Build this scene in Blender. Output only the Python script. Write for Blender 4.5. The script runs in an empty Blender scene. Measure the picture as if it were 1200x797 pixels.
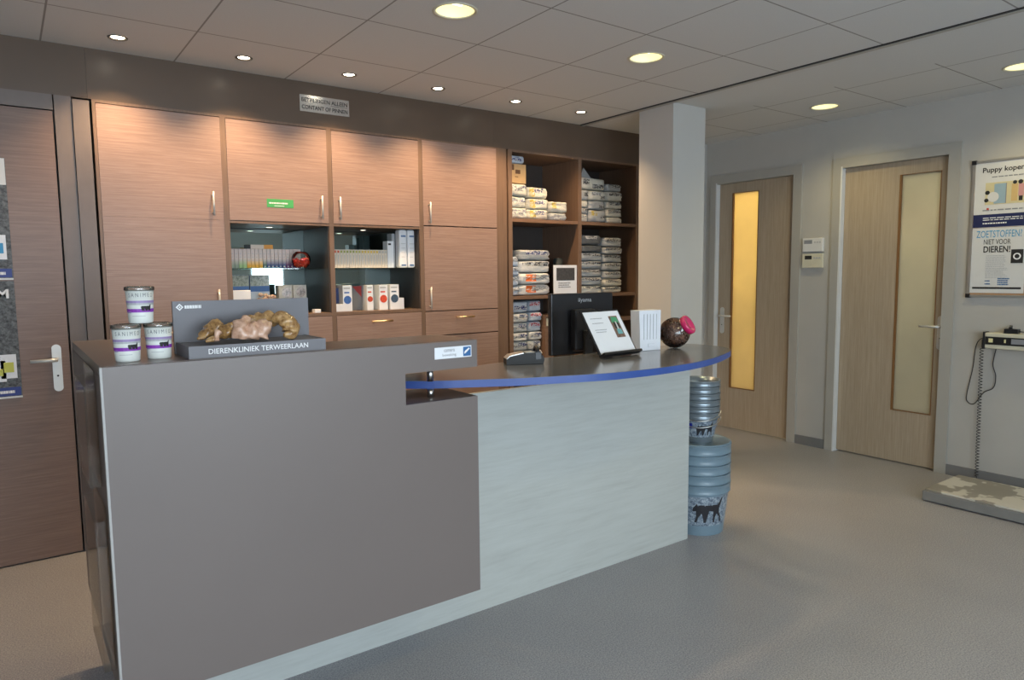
import bpy, bmesh, math, random
from mathutils import Vector, Matrix, noise
random.seed(7)
SC = bpy.context.scene
COL = SC.collection
PI = math.pi

# ------------------------------------------------------------------ camera
F_PX = 815.627
cam_d = bpy.data.cameras.new('camera'); cam = bpy.data.objects.new('camera', cam_d); COL.objects.link(cam)
cam_d.sensor_fit = 'HORIZONTAL'; cam_d.sensor_width = 36.0; cam_d.lens = F_PX / 1200 * 36.0
cam_d.clip_start = .05; cam_d.clip_end = 100
Rv = Vector((0.80790737, -0.58923064, -0.00964007)); Uv = Vector((0.06378321, 0.07116905, 0.99542286)); Fv = Vector((0.58584758, 0.80482434, -0.09508102))
M = Matrix((Rv, Uv, -Fv)).transposed().to_4x4(); M.translation = Vector((-1.085135, -4.264315, 1.459116))
cam.matrix_world = M
SC.camera = cam
# ------------------------------------------------------------------ view, world
SC.view_settings.view_transform = 'Standard'; SC.view_settings.look = 'None'
SC.view_settings.exposure = 0.2; SC.view_settings.gamma = 1.0; SC.view_settings.use_curve_mapping = False
W = bpy.data.worlds.new('world'); SC.world = W; W.use_nodes = True
bg = W.node_tree.nodes['Background']; bg.inputs[0].default_value = (.76, .89, 1.0, 1); bg.inputs[1].default_value = 9.0
H = 2.633
SPOT_W, DOWN_W, ROOM1_W, ROOM2_W = 46.0, 22.0, 40.0, 14.0
SPOT_C, DOWN_C = (1.0, .68, .38), (1.0, .82, .42)
# daylight portals in the openings of the window wall behind the camera
WINS = [(-2.9, -1.0, .55, 2.4), (-.8, 1.5, .55, 2.4), (2.3, 2.92, .85, 1.72)]
REAR = -7.0
for (x0, x1, z0, z1) in WINS:
    ld = bpy.data.lights.new('window_portal', 'AREA'); ld.shape = 'RECTANGLE'; ld.size = x1 - x0; ld.size_y = z1 - z0
    ld.cycles.is_portal = True
    lo = bpy.data.objects.new('window_portal', ld); COL.objects.link(lo)
    lo.location = ((x0 + x1) / 2, REAR - .06, (z0 + z1) / 2); lo.rotation_euler = (PI / 2, 0, 0)

# ------------------------------------------------------------------ materials
def nodes(name):
    m = bpy.data.materials.new(name); m.use_nodes = True
    nt = m.node_tree; b = nt.nodes['Principled BSDF']
    return m, nt, b
def mapped(nt, scale=(1, 1, 1), rot=(0, 0, 0)):
    tc = nt.nodes.new('ShaderNodeTexCoord'); mp = nt.nodes.new('ShaderNodeMapping')
    mp.inputs['Scale'].default_value = scale; mp.inputs['Rotation'].default_value = rot
    nt.links.new(tc.outputs['Object'], mp.inputs['Vector']); return mp.outputs[0]
def ramp(nt, src, stops):
    r = nt.nodes.new('ShaderNodeValToRGB'); e = r.color_ramp.elements
    while len(e) < len(stops): e.new(.5)
    for i, (p, c) in enumerate(stops): e[i].position = p; e[i].color = (*c, 1)
    nt.links.new(src, r.inputs[0]); return r.outputs[0]
def noise_n(nt, vec, scale, detail=4, rough=.6):
    n = nt.nodes.new('ShaderNodeTexNoise'); n.inputs['Scale'].default_value = scale; n.inputs['Detail'].default_value = detail
    n.inputs['Roughness'].default_value = rough; nt.links.new(vec, n.inputs['Vector']); return n.outputs['Fac']
def bump(nt, b, src, strength=.1, dist=.002):
    bp = nt.nodes.new('ShaderNodeBump'); bp.inputs['Strength'].default_value = strength; bp.inputs['Distance'].default_value = dist
    nt.links.new(src, bp.inputs['Height']); nt.links.new(bp.outputs[0], b.inputs['Normal'])
def mix(nt, fac, a, b):
    m = nt.nodes.new('ShaderNodeMix'); m.data_type = 'RGBA'
    for s, v in ((m.inputs[0], fac), (m.inputs[6], a), (m.inputs[7], b)):
        if isinstance(v, (int, float)): s.default_value = v
        elif isinstance(v, tuple): s.default_value = (*v, 1)
        else: nt.links.new(v, s)
    return m.outputs[2]
def flat(name, col, rough=.5, metal=0, var=.06, coat=0, scale=9, spec=None):
    m, nt, b = nodes(name)
    f = noise_n(nt, mapped(nt), scale, 3)
    lo = tuple(max(0, c * (1 - var)) for c in col); hi = tuple(min(1, c * (1 + var)) for c in col)
    nt.links.new(ramp(nt, f, [(.3, lo), (.7, hi)]), b.inputs['Base Color'])
    b.inputs['Roughness'].default_value = rough; b.inputs['Metallic'].default_value = metal; b.inputs['Coat Weight'].default_value = coat
    if spec is not None: b.inputs['Specular IOR Level'].default_value = spec
    return m
def wood(name, c1, c2, c3, stretch=(1.2, 1.2, 40), rough=.42, bs=.05):
    m, nt, b = nodes(name)
    v = mapped(nt, stretch)
    f1 = noise_n(nt, v, 3.0, 6, .65); f2 = noise_n(nt, mapped(nt, tuple(s * 3.1 for s in stretch)), 4, 3)
    ad = nt.nodes.new('ShaderNodeMath'); ad.operation = 'MULTIPLY_ADD'; nt.links.new(f2, ad.inputs[0]); ad.inputs[1].default_value = .35; nt.links.new(f1, ad.inputs[2])
    nt.links.new(ramp(nt, ad.outputs[0], [(.45, c1), (.67, c2), (.88, c3)]), b.inputs['Base Color'])
    b.inputs['Roughness'].default_value = rough; bump(nt, b, ad.outputs[0], bs, .001); return m
def emit(name, col, s):
    m, nt, b = nodes(name); b.inputs['Base Color'].default_value = (*col, 1)
    b.inputs['Emission Color'].default_value = (*col, 1); b.inputs['Emission Strength'].default_value = s; return m
def glass(name, col=(1, 1, 1), rough=0.02, alpha=.12, gl=1.0):
    # thin clear sheet: mostly see-through with a surface reflection
    m, nt, b = nodes(name); nt.nodes.remove(b)
    out = nt.nodes['Material Output']
    t = nt.nodes.new('ShaderNodeBsdfTransparent'); t.inputs[0].default_value = (*col, 1)
    g = nt.nodes.new('ShaderNodeBsdfGlossy'); g.inputs['Roughness'].default_value = rough
    fr = nt.nodes.new('ShaderNodeFresnel'); fr.inputs[0].default_value = 1.45
    ad = nt.nodes.new('ShaderNodeMath'); ad.operation = 'ADD'; ad.inputs[1].default_value = alpha * .3; nt.links.new(fr.outputs[0], ad.inputs[0])
    ml = nt.nodes.new('ShaderNodeMath'); ml.operation = 'MULTIPLY'; ml.inputs[1].default_value = gl; nt.links.new(ad.outputs[0], ml.inputs[0])
    mx = nt.nodes.new('ShaderNodeMixShader'); nt.links.new(ml.outputs[0], mx.inputs[0]); nt.links.new(t.outputs[0], mx.inputs[1]); nt.links.new(g.outputs[0], mx.inputs[2])
    nt.links.new(mx.outputs[0], out.inputs[0]); return m
def frosted(name, col):
    m, nt, b = nodes(name); nt.nodes.remove(b)
    out = nt.nodes['Material Output']
    t = nt.nodes.new('ShaderNodeBsdfTranslucent'); d = nt.nodes.new('ShaderNodeBsdfDiffuse'); g = nt.nodes.new('ShaderNodeBsdfGlossy'); g.inputs['Roughness'].default_value = .12
    f = noise_n(nt, mapped(nt), 2.5, 3)
    c = ramp(nt, f, [(.3, tuple(x * .9 for x in col)), (.7, col)])
    nt.links.new(c, t.inputs[0]); nt.links.new(c, d.inputs[0])
    m1 = nt.nodes.new('ShaderNodeMixShader'); m1.inputs[0].default_value = .3; nt.links.new(t.outputs[0], m1.inputs[1]); nt.links.new(d.outputs[0], m1.inputs[2])
    m2 = nt.nodes.new('ShaderNodeMixShader'); m2.inputs[0].default_value = .07; nt.links.new(m1.outputs[0], m2.inputs[1]); nt.links.new(g.outputs[0], m2.inputs[2])
    nt.links.new(m2.outputs[0], out.inputs[0]); return m
def floor_mat():
    m, nt, b = nodes('speckled_vinyl')
    v = mapped(nt)
    f = noise_n(nt, v, 170, 2, .9); big = noise_n(nt, v, 1.6, 4)
    c = ramp(nt, f, [(.32, (.17, .17, .185)), (.5, (.325, .32, .335)), (.68, (.50, .485, .475))])
    c2 = ramp(nt, big, [(.3, (.86, .86, .87)), (.7, (1, 1, 1))])
    mm = nt.nodes.new('ShaderNodeMix'); mm.data_type = 'RGBA'; mm.blend_type = 'MULTIPLY'; mm.inputs[0].default_value = 1
    nt.links.new(c, mm.inputs[6]); nt.links.new(c2, mm.inputs[7]); nt.links.new(mm.outputs[2], b.inputs['Base Color'])
    rr = nt.nodes.new('ShaderNodeMapRange'); nt.links.new(big, rr.inputs[0]); rr.inputs[3].default_value = .3; rr.inputs[4].default_value = .42
    nt.links.new(rr.outputs[0], b.inputs['Roughness']); return m
def ceil_mat(name, ox, px, oy, py, clear=None):
    m, nt, b = nodes(name)
    tc = nt.nodes.new('ShaderNodeTexCoord'); sp = nt.nodes.new('ShaderNodeSeparateXYZ'); nt.links.new(tc.outputs['Object'], sp.inputs[0])
    def mth(op, a, c=None):
        n = nt.nodes.new('ShaderNodeMath'); n.operation = op
        for i, v in enumerate((a, c)):
            if v is None: continue
            if isinstance(v, (int, float)): n.inputs[i].default_value = v
            else: nt.links.new(v, n.inputs[i])
        return n.outputs[0]
    def line(src, o, p):
        t = mth('SUBTRACT', src, o); t = mth('DIVIDE', t, p); t = mth('ADD', t, .5); t = mth('FRACT', t); t = mth('SUBTRACT', t, .5); t = mth('ABSOLUTE', t); return mth('MULTIPLY', t, p)
    d = mth('MINIMUM', line(sp.outputs[0], ox, px), line(sp.outputs[1], oy, py))
    msk = mth('LESS_THAN', d, .0042)
    if clear: msk = mth('MULTIPLY', msk, mth('GREATER_THAN', sp.outputs[0], clear))
    f = noise_n(nt, tc.outputs['Object'], 180, 3, .8)
    c = ramp(nt, f, [(.3, (.58, .585, .58)), (.7, (.64, .645, .64))])
    nt.links.new(mix(nt, msk, c, (.27, .26, .25)), b.inputs['Base Color']); b.inputs['Roughness'].default_value = .9
    return m
M_floor = floor_mat()
M_ceil = ceil_mat('ceiling_tiles', -.859, .608, -.57, .6)
M_ceil2 = ceil_mat('ceiling_tiles_right', 3.43, .58, -.57, .6, 3.31)
M_wall = flat('wall_paint', (.44, .425, .395), .75, var=.03, scale=3)
M_wallw = flat('column_paint', (.50, .49, .465), .7, var=.02, scale=3)
M_salmon = wood('cabinet_laminate', (.238, .147, .115), (.300, .195, .154), (.362, .248, .202))
M_doorl = wood('brown_door_laminate', (.150, .090, .066), (.19, .116, .088), (.235, .150, .115))
M_edge = wood('cabinet_edge_brown', (.15, .090, .060), (.18, .11, .072), (.21, .13, .085), (40, 40, 1.2), .45)
M_inner = wood('shelf_board_brown', (.17, .095, .060), (.20, .115, .072), (.24, .14, .09), (1.2, 1.2, 30), .5)
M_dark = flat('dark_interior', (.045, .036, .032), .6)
M_fascia = flat('fascia_laminate', (.115, .080, .058), .33, var=.05, scale=3, spec=.42)
M_post = flat('post_taupe', (.16, .125, .11), .45)
M_bar = flat('counter_taupe', (.168, .140, .130), .38, var=.02, scale=2)
M_barin = flat('counter_top_taupe', (.150, .112, .095), .30, var=.03, scale=2)
M_bare = flat('counter_edge_band', (.40, .39, .38), .4)
M_white = wood('whitewashed_oak', (.43, .445, .425), (.47, .49, .468), (.50, .52, .50), (.9, .9, 11), .45)
M_blue = flat('blue_edge', (.040, .085, .30), .3)
M_work = flat('worktop_grey', (.155, .155, .165), .17, var=.03, spec=.7)
M_chrome = flat('brushed_steel', (.65, .64, .62), .28, 1, var=.03)
M_satin = flat('satin_steel', (.62, .62, .60), .38, .45, var=.03)
M_gold = flat('brass_steel', (.72, .55, .34), .3, 1, var=.03)
M_black = flat('black_plastic', (.012, .012, .014), .35)
M_blackm = flat('black_rubber', (.02, .02, .02), .6)
M_paper = flat('white_paper', (.80, .82, .86), .6, var=.02)
M_paper2 = flat('poster_paper', (.66, .66, .65), .5, var=.02)
M_oak = wood('bleached_oak_door', (.32, .25, .175), (.375, .30, .215), (.43, .35, .26), (38, 38, 1.1), .5)
M_frame = flat('door_frame_grey', (.38, .365, .33), .5, var=.02)
M_jamb = flat('door_jamb_white', (.66, .68, .69), .5, var=.02)  # paler than the door frame: daylight on the reveal put into colour; also window frames
M_rebate = flat('pane_rebate', (.20, .095, .03), .5)
M_base = flat('baseboard_grey', (.17, .17, .17), .6)
M_fg1 = frosted('amber_glass', (.95, .82, .50))
M_fg2 = frosted('frosted_glass', (.80, .78, .66))
M_glass = glass('clear_glass', (.93, .98, .95))
M_acryl = glass('clear_acrylic', (.95, .93, .90), .10, .1, .45)
M_lidc = glass('clear_lid', (.86, .86, .84), .10, .5)
M_mirror, _nt, _b = nodes('mirror'); _b.inputs['Metallic'].default_value = 1; _b.inputs['Roughness'].default_value = .02; _b.inputs['Base Color'].default_value = (.66, .82, .80, 1)
M_sign = flat('brushed_sign_plate', (.62, .62, .60), .22, .75, var=.05)
M_ink = flat('black_ink', (.02, .02, .02), .6)
M_grey = flat('grey_ink', (.25, .26, .28), .6)
M_lgrey = flat('pale_grey_print', (.45, .46, .47), .6)
M_inkb = flat('blue_ink', (.03, .13, .33), .6)
M_cyan = flat('bright_blue_ink', (.05, .30, .55), .6)
M_navy = flat('navy_ink', (.012, .02, .085), .5)
M_whitei = flat('white_ink', (.82, .82, .82), .6)
M_green = flat('green_label', (.06, .36, .10), .5)
M_purple = flat('purple_ink', (.25, .04, .42), .5)
M_lilac = flat('lilac_ink', (.33, .24, .46), .5)
M_tub = flat('white_tub', (.74, .76, .72), .35, var=.02)
M_disp = flat('display_grey', (.17, .165, .18), .5, var=.03)
M_alum = flat('aluminium', (.55, .55, .53), .35, .8)
M_cream = flat('cream_plastic', (.62, .59, .46), .45)
M_pink = flat('pink_lid', (.62, .02, .13), .22, coat=.5)
M_lampr = flat('lamp_trim', (.18, .16, .13), .35, .6)
M_refl = emit('lamp_reflector', (.80, .74, .42), .75)
M_bulb = emit('halogen_glow', (1, .90, .72), 22)
M_tube = emit('downlight_tubes', (1, .98, .80), 2.4)

# ------------------------------------------------------------------ mesh helpers
DOG = [(-.5, .03), (-.47, .12), (-.40, .19), (-.36, .24), (-.33, .17), (-.25, .20), (0, .19), (.25, .20), (.34, .19), (.44, .30), (.52, .42), (.55, .38), (.48, .22), (.42, .10), (.42, -.04), (.50, -.18), (.52, -.32), (.45, -.32), (.43, -.18), (.32, -.06), (.26, -.18), (.25, -.32), (.18, -.32), (.19, -.14), (.20, .0), (.05, .03), (-.10, .02), (-.08, -.16), (-.05, -.32), (-.12, -.32), (-.15, -.16), (-.20, -.05), (-.30, -.18), (-.34, -.32), (-.41, -.31), (-.36, -.14), (-.28, .01), (-.38, .02), (-.47, .0)]
class MB:
    def __init__(s): s.bm = bmesh.new(); s.mats = []; s.mi = 0
    def mat(s, m):
        if m not in s.mats: s.mats.append(m)
        s.mi = s.mats.index(m); return s
    def _f(s, vs, smooth=False):
        try: f = s.bm.faces.new(vs)
        except ValueError: return None
        f.material_index = s.mi; f.smooth = smooth; return f
    def box(s, x0, x1, y0, y1, z0, z1, bev=0):
        x0, x1 = sorted((x0, x1)); y0, y1 = sorted((y0, y1)); z0, z1 = sorted((z0, z1))
        v = [s.bm.verts.new(p) for p in ((x0, y0, z0), (x1, y0, z0), (x1, y1, z0), (x0, y1, z0), (x0, y0, z1), (x1, y0, z1), (x1, y1, z1), (x0, y1, z1))]
        fs = [s._f([v[i] for i in q]) for q in ((0, 3, 2, 1), (4, 5, 6, 7), (0, 1, 5, 4), (1, 2, 6, 5), (2, 3, 7, 6), (3, 0, 4, 7))]
        if bev:
            es = list({e for f in fs for e in f.edges})
            r = bmesh.ops.bevel(s.bm, geom=es, offset=bev, segments=2, affect='EDGES', profile=.5)
            for f in r['faces']: f.material_index = s.mi
        return s
    def poly(s, pts, d):           # prism: polygon (list of 3D points) extruded by vector d
        a = [s.bm.verts.new(p) for p in pts]; d = Vector(d); b = [s.bm.verts.new(Vector(p) + d) for p in pts]
        s._f(list(reversed(a))); s._f(b); n = len(a)
        for i in range(n): s._f([a[i], a[(i + 1) % n], b[(i + 1) % n], b[i]])
        return s
    def ring_tube(s, rings, cap=True, smooth=True, close=False):
        R = [[s.bm.verts.new(p) for p in r] for r in rings]; n = len(R[0]); m = len(R)
        for k in range(m if close else m - 1):
            A, B = R[k], R[(k + 1) % m]
            for i in range(n): s._f([A[i], A[(i + 1) % n], B[(i + 1) % n], B[i]], smooth)
        if cap and not close: s._f(list(reversed(R[0]))); s._f(R[-1])
        return s
    def lathe(s, prof, c=(0, 0, 0), n=32, axis=None, cap=True, smooth=True):
        q = Vector((0, 0, 1)).rotation_difference(Vector(axis).normalized()) if axis else None
        rings = []
        for (r, z) in prof:
            ring = []
            for i in range(n):
                a = 2 * PI * i / n; p = Vector((r * math.cos(a), r * math.sin(a), z))
                if q: p = q @ p
                ring.append(p + Vector(c))
            rings.append(ring)
        return s.ring_tube(rings, cap, smooth)
    def tube(s, path, r, n=10, cap=True, noisef=None, flatten=1.0):
        path = [Vector(p) for p in path]; rings = []; up = None
        for k, p in enumerate(path):
            t = (path[min(k + 1, len(path) - 1)] - path[max(k - 1, 0)]).normalized()
            if up is None: up = Vector((0, 0, 1)) if abs(t.z) < .9 else Vector((0, 1, 0))
            a = t.cross(up).normalized(); b = a.cross(t).normalized(); up = b
            rr = r[k] if isinstance(r, (list, tuple)) else r
            ring = []
            for i in range(n):
                an = 2 * PI * i / n; q = a * math.cos(an) + b * math.sin(an) * flatten
                h = rr * (1 + (noisef(p + q * rr) if noisef else 0)); ring.append(p + q * h)
            rings.append(ring)
        return s.ring_tube(rings, cap)
    def ell(s, c, r, n=16, m=10, nf=None):
        rings = []
        for j in range(m + 1):
            th = PI * (j + .02 if j == 0 else j - .02 if j == m else j) / m; ring = []
            for i in range(n):
                a = 2 * PI * i / n; d = Vector((math.sin(th) * math.cos(a), math.sin(th) * math.sin(a), -math.cos(th)))
                k = 1 + (nf(d) if nf else 0); ring.append(Vector(c) + Vector((d.x * r[0], d.y * r[1], d.z * r[2])) * k)
            rings.append(ring)
        return s.ring_tube(rings)
    def xf(s, Mx): s.bm.transform(Mx); return s
def obj(name, mb, mat=None, parent=None, kind=None, label=None):
    me = bpy.data.meshes.new(name)
    off = Vector((0, 0, 0)); q = parent
    while q: off += q.location; q = q.parent
    mb.bm.normal_update(); bmesh.ops.recalc_face_normals(mb.bm, faces=mb.bm.faces[:])
    if parent: mb.bm.transform(Matrix.Translation(-off))
    mb.bm.to_mesh(me); mb.bm.free()
    for m in (mb.mats or [mat]): me.materials.append(m)
    o = bpy.data.objects.new(name, me); COL.objects.link(o)
    if parent: o.parent = parent
    if kind: o['kind'] = kind
    if label: o['label'] = label
    return o
def tag(o, label, cat, group=None):
    o['label'] = label; o['category'] = cat
    if group: o['group'] = group
    return o
def thing(name, label, cat, loc=(0, 0, 0), group=None):
    o = bpy.data.objects.new(name, None); COL.objects.link(o); o.location = loc; o.empty_display_size = .05
    return tag(o, label, cat, group)
def dup(root, loc, label=None, rz=None):
    def cp(o, par):
        c = o.copy(); COL.objects.link(c)
        if par: c.parent = par
        for ch in [x for x in bpy.data.objects if x.parent == o]: cp(ch, c)
        return c
    r = cp(root, None); r.location = loc
    if rz is not None: r.rotation_euler = (0, 0, rz)
    if label: r['label'] = label
    return r
def B(*a, bev=0): return MB().box(*a, bev=bev)
# text as geometry: unit text laid out on a plane (O = lower left, X right, Y up)
def text(mb, s, O, X, Y, width=None, height=.02, bold=0.0, spacing=1.0, depth=.0006, shear=0, bend=None):
    cu = bpy.data.curves.new('t', 'FONT'); cu.body = s; cu.size = 1; cu.offset = bold; cu.space_character = spacing; cu.shear = shear; cu.resolution_u = 3
    t = bpy.data.objects.new('t', cu); COL.objects.link(t); bpy.context.view_layer.update()
    me = bpy.data.meshes.new_from_object(t.evaluated_get(bpy.context.evaluated_depsgraph_get()))
    vs = [v.co.copy() for v in me.vertices]
    if vs:
        x0 = min(v.x for v in vs); x1 = max(v.x for v in vs); y0 = min(v.y for v in vs); y1 = max(v.y for v in vs)
        sy = height / (y1 - y0); sx = width / (x1 - x0) if width else sy
        X = Vector(X).normalized(); Y = Vector(Y).normalized(); N = X.cross(Y)
        def put(v, d):
            u, w = (v.x - x0) * sx, (v.y - y0) * sy
            if bend: return bend(u, w, d)
            return Vector(O) + X * u + Y * w + N * d
        nv = [mb.bm.verts.new(put(v, depth)) for v in vs]
        for p in me.polygons: mb._f([nv[i] for i in p.vertices])
    bpy.data.objects.remove(t); bpy.data.curves.remove(cu); bpy.data.meshes.remove(me)
    return mb
def bars(mb, O, X, Y, w, rows, pitch, h, seed=0, depth=.0006, gap=.25):
    # lines of small unreadable print, as broken thin strips
    rnd = random.Random(seed); X = Vector(X).normalized(); Y = Vector(Y).normalized(); N = X.cross(Y)
    for k in range(rows):
        u = 0; ww = w * rnd.uniform(.8, 1)
        while u < ww:
            l = min(rnd.uniform(.04, .14) * w, ww - u); p = Vector(O) + X * u - Y * (k * pitch) + N * depth
            mb._f([mb.bm.verts.new(q) for q in (p, p + X * l, p + X * l + Y * h, p + Y * h)]); u += l + w * .02
    return mb

# ------------------------------------------------------------------ room shell
XR = 4.284; XL = -3.2
obj('floor', B(XL - .2, XR + 2.6, REAR - .2, .6, -.1, 0), M_floor, kind='structure')
def cut_ceiling(name, x0, x1, y0, y1, mat, holes):
    o = obj(name, B(x0, x1, y0, y1, H, H + .14), mat, kind='structure')
    cs = []
    for (x, y, r) in holes:
        c = obj('cutter', MB().lathe([(r, H - .05), (r, H + .10)], (x, y, 0), 36), mat); cs.append(c)
        b = o.modifiers.new('b', 'BOOLEAN'); b.operation = 'DIFFERENCE'; b.object = c; b.solver = 'EXACT'
    bpy.context.view_layer.update()
    me = bpy.data.meshes.new_from_object(o.evaluated_get(bpy.context.evaluated_depsgraph_get()))
    o.modifiers.clear(); o.data = me
    for c in cs: bpy.data.objects.remove(c)
    return o
SPOTS = [(-.552, -.26), (.045, -.275), (.64, -.29), (1.228, -.315), (1.836, -.32), (2.425, -.33)]
DOWNS = [(.63, -1.50), (1.85, -1.51), (3.775, -1.44), (3.80, -2.64), (-.6, -3.9), (1.2, -3.9), (2.4,-4.9)]
SX = 2.716
cut_ceiling('ceiling', XL, SX, REAR, .5, M_ceil, [(x, y, .036) for x, y in SPOTS] + [(x, y, .09) for x, y in DOWNS if x < SX])
cut_ceiling('ceiling.001', SX, XR, REAR, .5, M_ceil2, [(x, y, .09) for x, y in DOWNS if x > SX])
obj('trim_1', MB().mat(M_blackm).box(SX - .010, SX + .004, REAR, -.005, H - .006, H + .01).mat(M_frame).box(SX + .004, SX + .03, REAR, -.005, H - .010, H + .01), None, kind='structure')  # black strip stands in for the shade of the shadow gap
obj('wall_back', B(XL - .1, XR + .1, .50, .60, 0, H + .1), M_wall, kind='structure')
obj('wall_back_corner', B(3.40, XR, 0, .12, 0, H), M_wall, kind='structure').name = 'wall_corner'
obj('wall_left', B(XL - .1, XL, REAR, .5, 0, H + .1), M_wall, kind='structure')
w = MB()
xs = [XL] + [v for q in WINS for v in q[:2]] + [XR + .1]
for i in range(0, len(xs), 2): w.box(xs[i], xs[i + 1], REAR - .15, REAR, 0, H)
for (x0, x1, z0, z1) in WINS: w.box(x0, x1, REAR - .15, REAR, 0, z0); w.box(x0, x1, REAR - .15, REAR, z1, H)
obj('wall_rear', w, M_wall, kind='structure')
for k, (x0, x1, z0, z1) in enumerate(WINS):
    f = MB(); t = .05
    f.box(x0, x1, REAR - .1, REAR - .04, z0, z0 + t); f.box(x0, x1, REAR - .1, REAR - .04, z1 - t, z1)
    f.box(x0, x0 + t, REAR - .1, REAR - .04, z0 + t, z1 - t); f.box(x1 - t, x1, REAR - .1, REAR - .04, z0 + t, z1 - t)
    xm = (x0 + x1) / 2
    if x1 - x0 > 1: f.box(xm - t / 2, xm + t / 2, REAR - .1, REAR - .04, z0 + t, z1 - t)
    obj('window_%d' % (k + 1), f, M_jamb, kind='structure')
# right wall with two door openings
D1 = (-.91, -.12); D2 = (-2.088, -1.306); DZ = 2.265; FW = .065
w = MB()
for y0, y1 in ((REAR, D2[0]), (D2[1], D1[0]), (D1[1], .0)): w.box(XR, XR + .12, y0, y1, 0, H)
for d in (D1, D2): w.box(XR, XR + .12, d[0], d[1], DZ, H)
obj('wall_right', w, M_wall, kind='structure')
# lit rooms behind the two glazed doors
def back_room(name, y0, y1, watt, col):
    m = MB(); X0, X1 = XR + .12, XR + 2.3
    m.box(X1, X1 + .05, y0, y1, 0, H); m.box(X0, X1, y0 - .05, y0, 0, H); m.box(X0, X1, y1, y1 + .05, 0, H); m.box(X0, X1 + .05, y0 - .05, y1 + .05, H, H + .05)
    obj(name, m, M_wallw, kind='structure')
    ld = bpy.data.lights.new('room_lamp', 'AREA'); ld.shape = 'DISK'; ld.size = .35; ld.energy = watt; ld.color = col
    lo = bpy.data.objects.new('room_lamp', ld); COL.objects.link(lo); lo.location = (X0 + .9, (y0 + y1) / 2, H - .02)
back_room('wall_consulting_room', -1.08, .3, ROOM1_W, (1, .80, .45))
back_room('wall_treatment_room', -2.9, -1.14, ROOM2_W, (1, .86, .58))

def lever(parent, p, out, side, plate=True, mat=M_satin, name='door_handle', dist=.055, length=.125):
    out = Vector(out); side = Vector(side); p = Vector(p); m = MB()
    if plate:
        pts = []
        for i in range(24):
            a = 2 * PI * i / 24; r = .021
            cz = .055 if math.sin(a) > 0 else -.145
            pts.append(p + side * (r * math.cos(a)) + Vector((0, 0, cz + r * math.sin(a))) * 1)
        m.poly(pts, out * .009)
    m.tube([p + out * .005, p + out * dist], .009, 12)
    m.tube([p + out * (dist - .003), p + out * dist + side * .015, p + out * dist + side * length], [.0095, .010, .009], 12)
    h = obj(name, m, mat, parent)
    if plate:
        k = MB().lathe([(.005, 0), (.005, .0015)], p + out * .009 + Vector((0, 0, -.085)), 12, axis=out); obj('keyhole', k, M_ink, h)
    return h
def glazed_door(n, d, pane, fg, hy, hside, label=''):
    y0, y1 = d; x = XR + .062
    fr = MB()
    fr.mat(M_frame).box(XR - .018, XR + .0, y0 - FW, y0, 0, DZ + FW).box(XR - .018, XR, y1, y1 + FW, 0, DZ + FW).box(XR - .018, XR, y0, y1, DZ, DZ + FW)
    fr.mat(M_jamb).box(XR - .018, x + .06, y1 - .012, y1, 0, DZ).mat(M_frame).box(XR - .018, x + .06, y0, y0 + .012, 0, DZ).box(XR - .018, x + .06, y0 + .012, y1 - .012, DZ - .012, DZ)  # only the jamb facing the daylight gets the pale colour, as painted-in light
    leaf = MB(); a0, a1 = y0 + .014, y1 - .014; p0, p1, z0, z1 = pane
    X0, X1 = XR + .028, XR + .068
    leaf.box(X0, X1, a0, p0, .012, DZ - .014).box(X0, X1, p1, a1, .012, DZ - .014).box(X0, X1, p0, p1, .012, z0).box(X0, X1, p0, p1, z1, DZ - .014)
    L = obj('door_%d' % n, leaf, M_oak, kind='structure')
    F = obj('door_frame', fr, None, L)
    r = MB(); t = .012
    r.box(X0 - .003, X1, p0, p0 + t * .5, z0, z1).box(X0 - .003, X1, p1 - t, p1, z0, z1).box(X0 - .003, X1, p0 + t * .5, p1 - t, z0, z0 + t * .5).box(X0 - .003, X1, p0 + t * .5, p1 - t, z1 - t * .3, z1)
    obj('glazing_bead', r, M_rebate, L)
    obj('glass_pane', B(X0 + .016, X0 + .022, p0 + t * .5, p1 - t, z0 + t * .5, z1 - t * .3), fg, L)
    lever(L, (X0, hy, 1.052), (-1, 0, 0), (0, hside, 0))
glazed_door(1, D1, (-.545, -.27, .385, 2.165), M_fg1, -.185, -1)
glazed_door(2, D2, (-2.02, -1.735, .40, 2.155), M_fg2, -2.06, 1)
obj('baseboard_right', B(XR - .012, XR, D2[1] + FW, D1[0] - FW, 0, .075), M_base, kind='structure')
obj('baseboard_right.001', B(XR - .012, XR, REAR, D2[0] - FW, 0, .075), M_base, kind='structure')
obj('wall_column', B(2.755, 3.10, -.92, -.60, 0, H), M_wallw, kind='structure')
# fascia above the cabinets: three panels
for k, (x0, x1) in enumerate(((XL, -.675), (-.672, 1.868), (1.871, 3.40))):
    obj('trim_%d' % (k + 2), B(x0, x1 + (.0 if k == 2 else .0022), 0, .03, 2.378, H), M_fascia, kind='structure')
obj('trim_5', MB().mat(M_post).box(-.82, -.745, .0, .03, 0, 2.378).box(XL, -.826, 0, .03, 2.302, 2.378).box(XL, -1.72, 0, .03, 0, 2.302), None, kind='structure')
obj('trim_6', B(-.742, -.668, -.012, .03, 0, 2.365), M_post, kind='structure')
obj('trim_7', MB().mat(M_edge).box(1.908, 1.985, .004, .02, 0, 2.378), None, kind='structure')
# brown door on the left
L = obj('door_3', B(-1.715, -.829, .002, .042, .008, 2.296), M_doorl, kind='structure')
lever(L, (-.885, .002, 1.042), (0, -1, 0), (-1, 0, 0), length=.115)
tag_ = None
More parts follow.
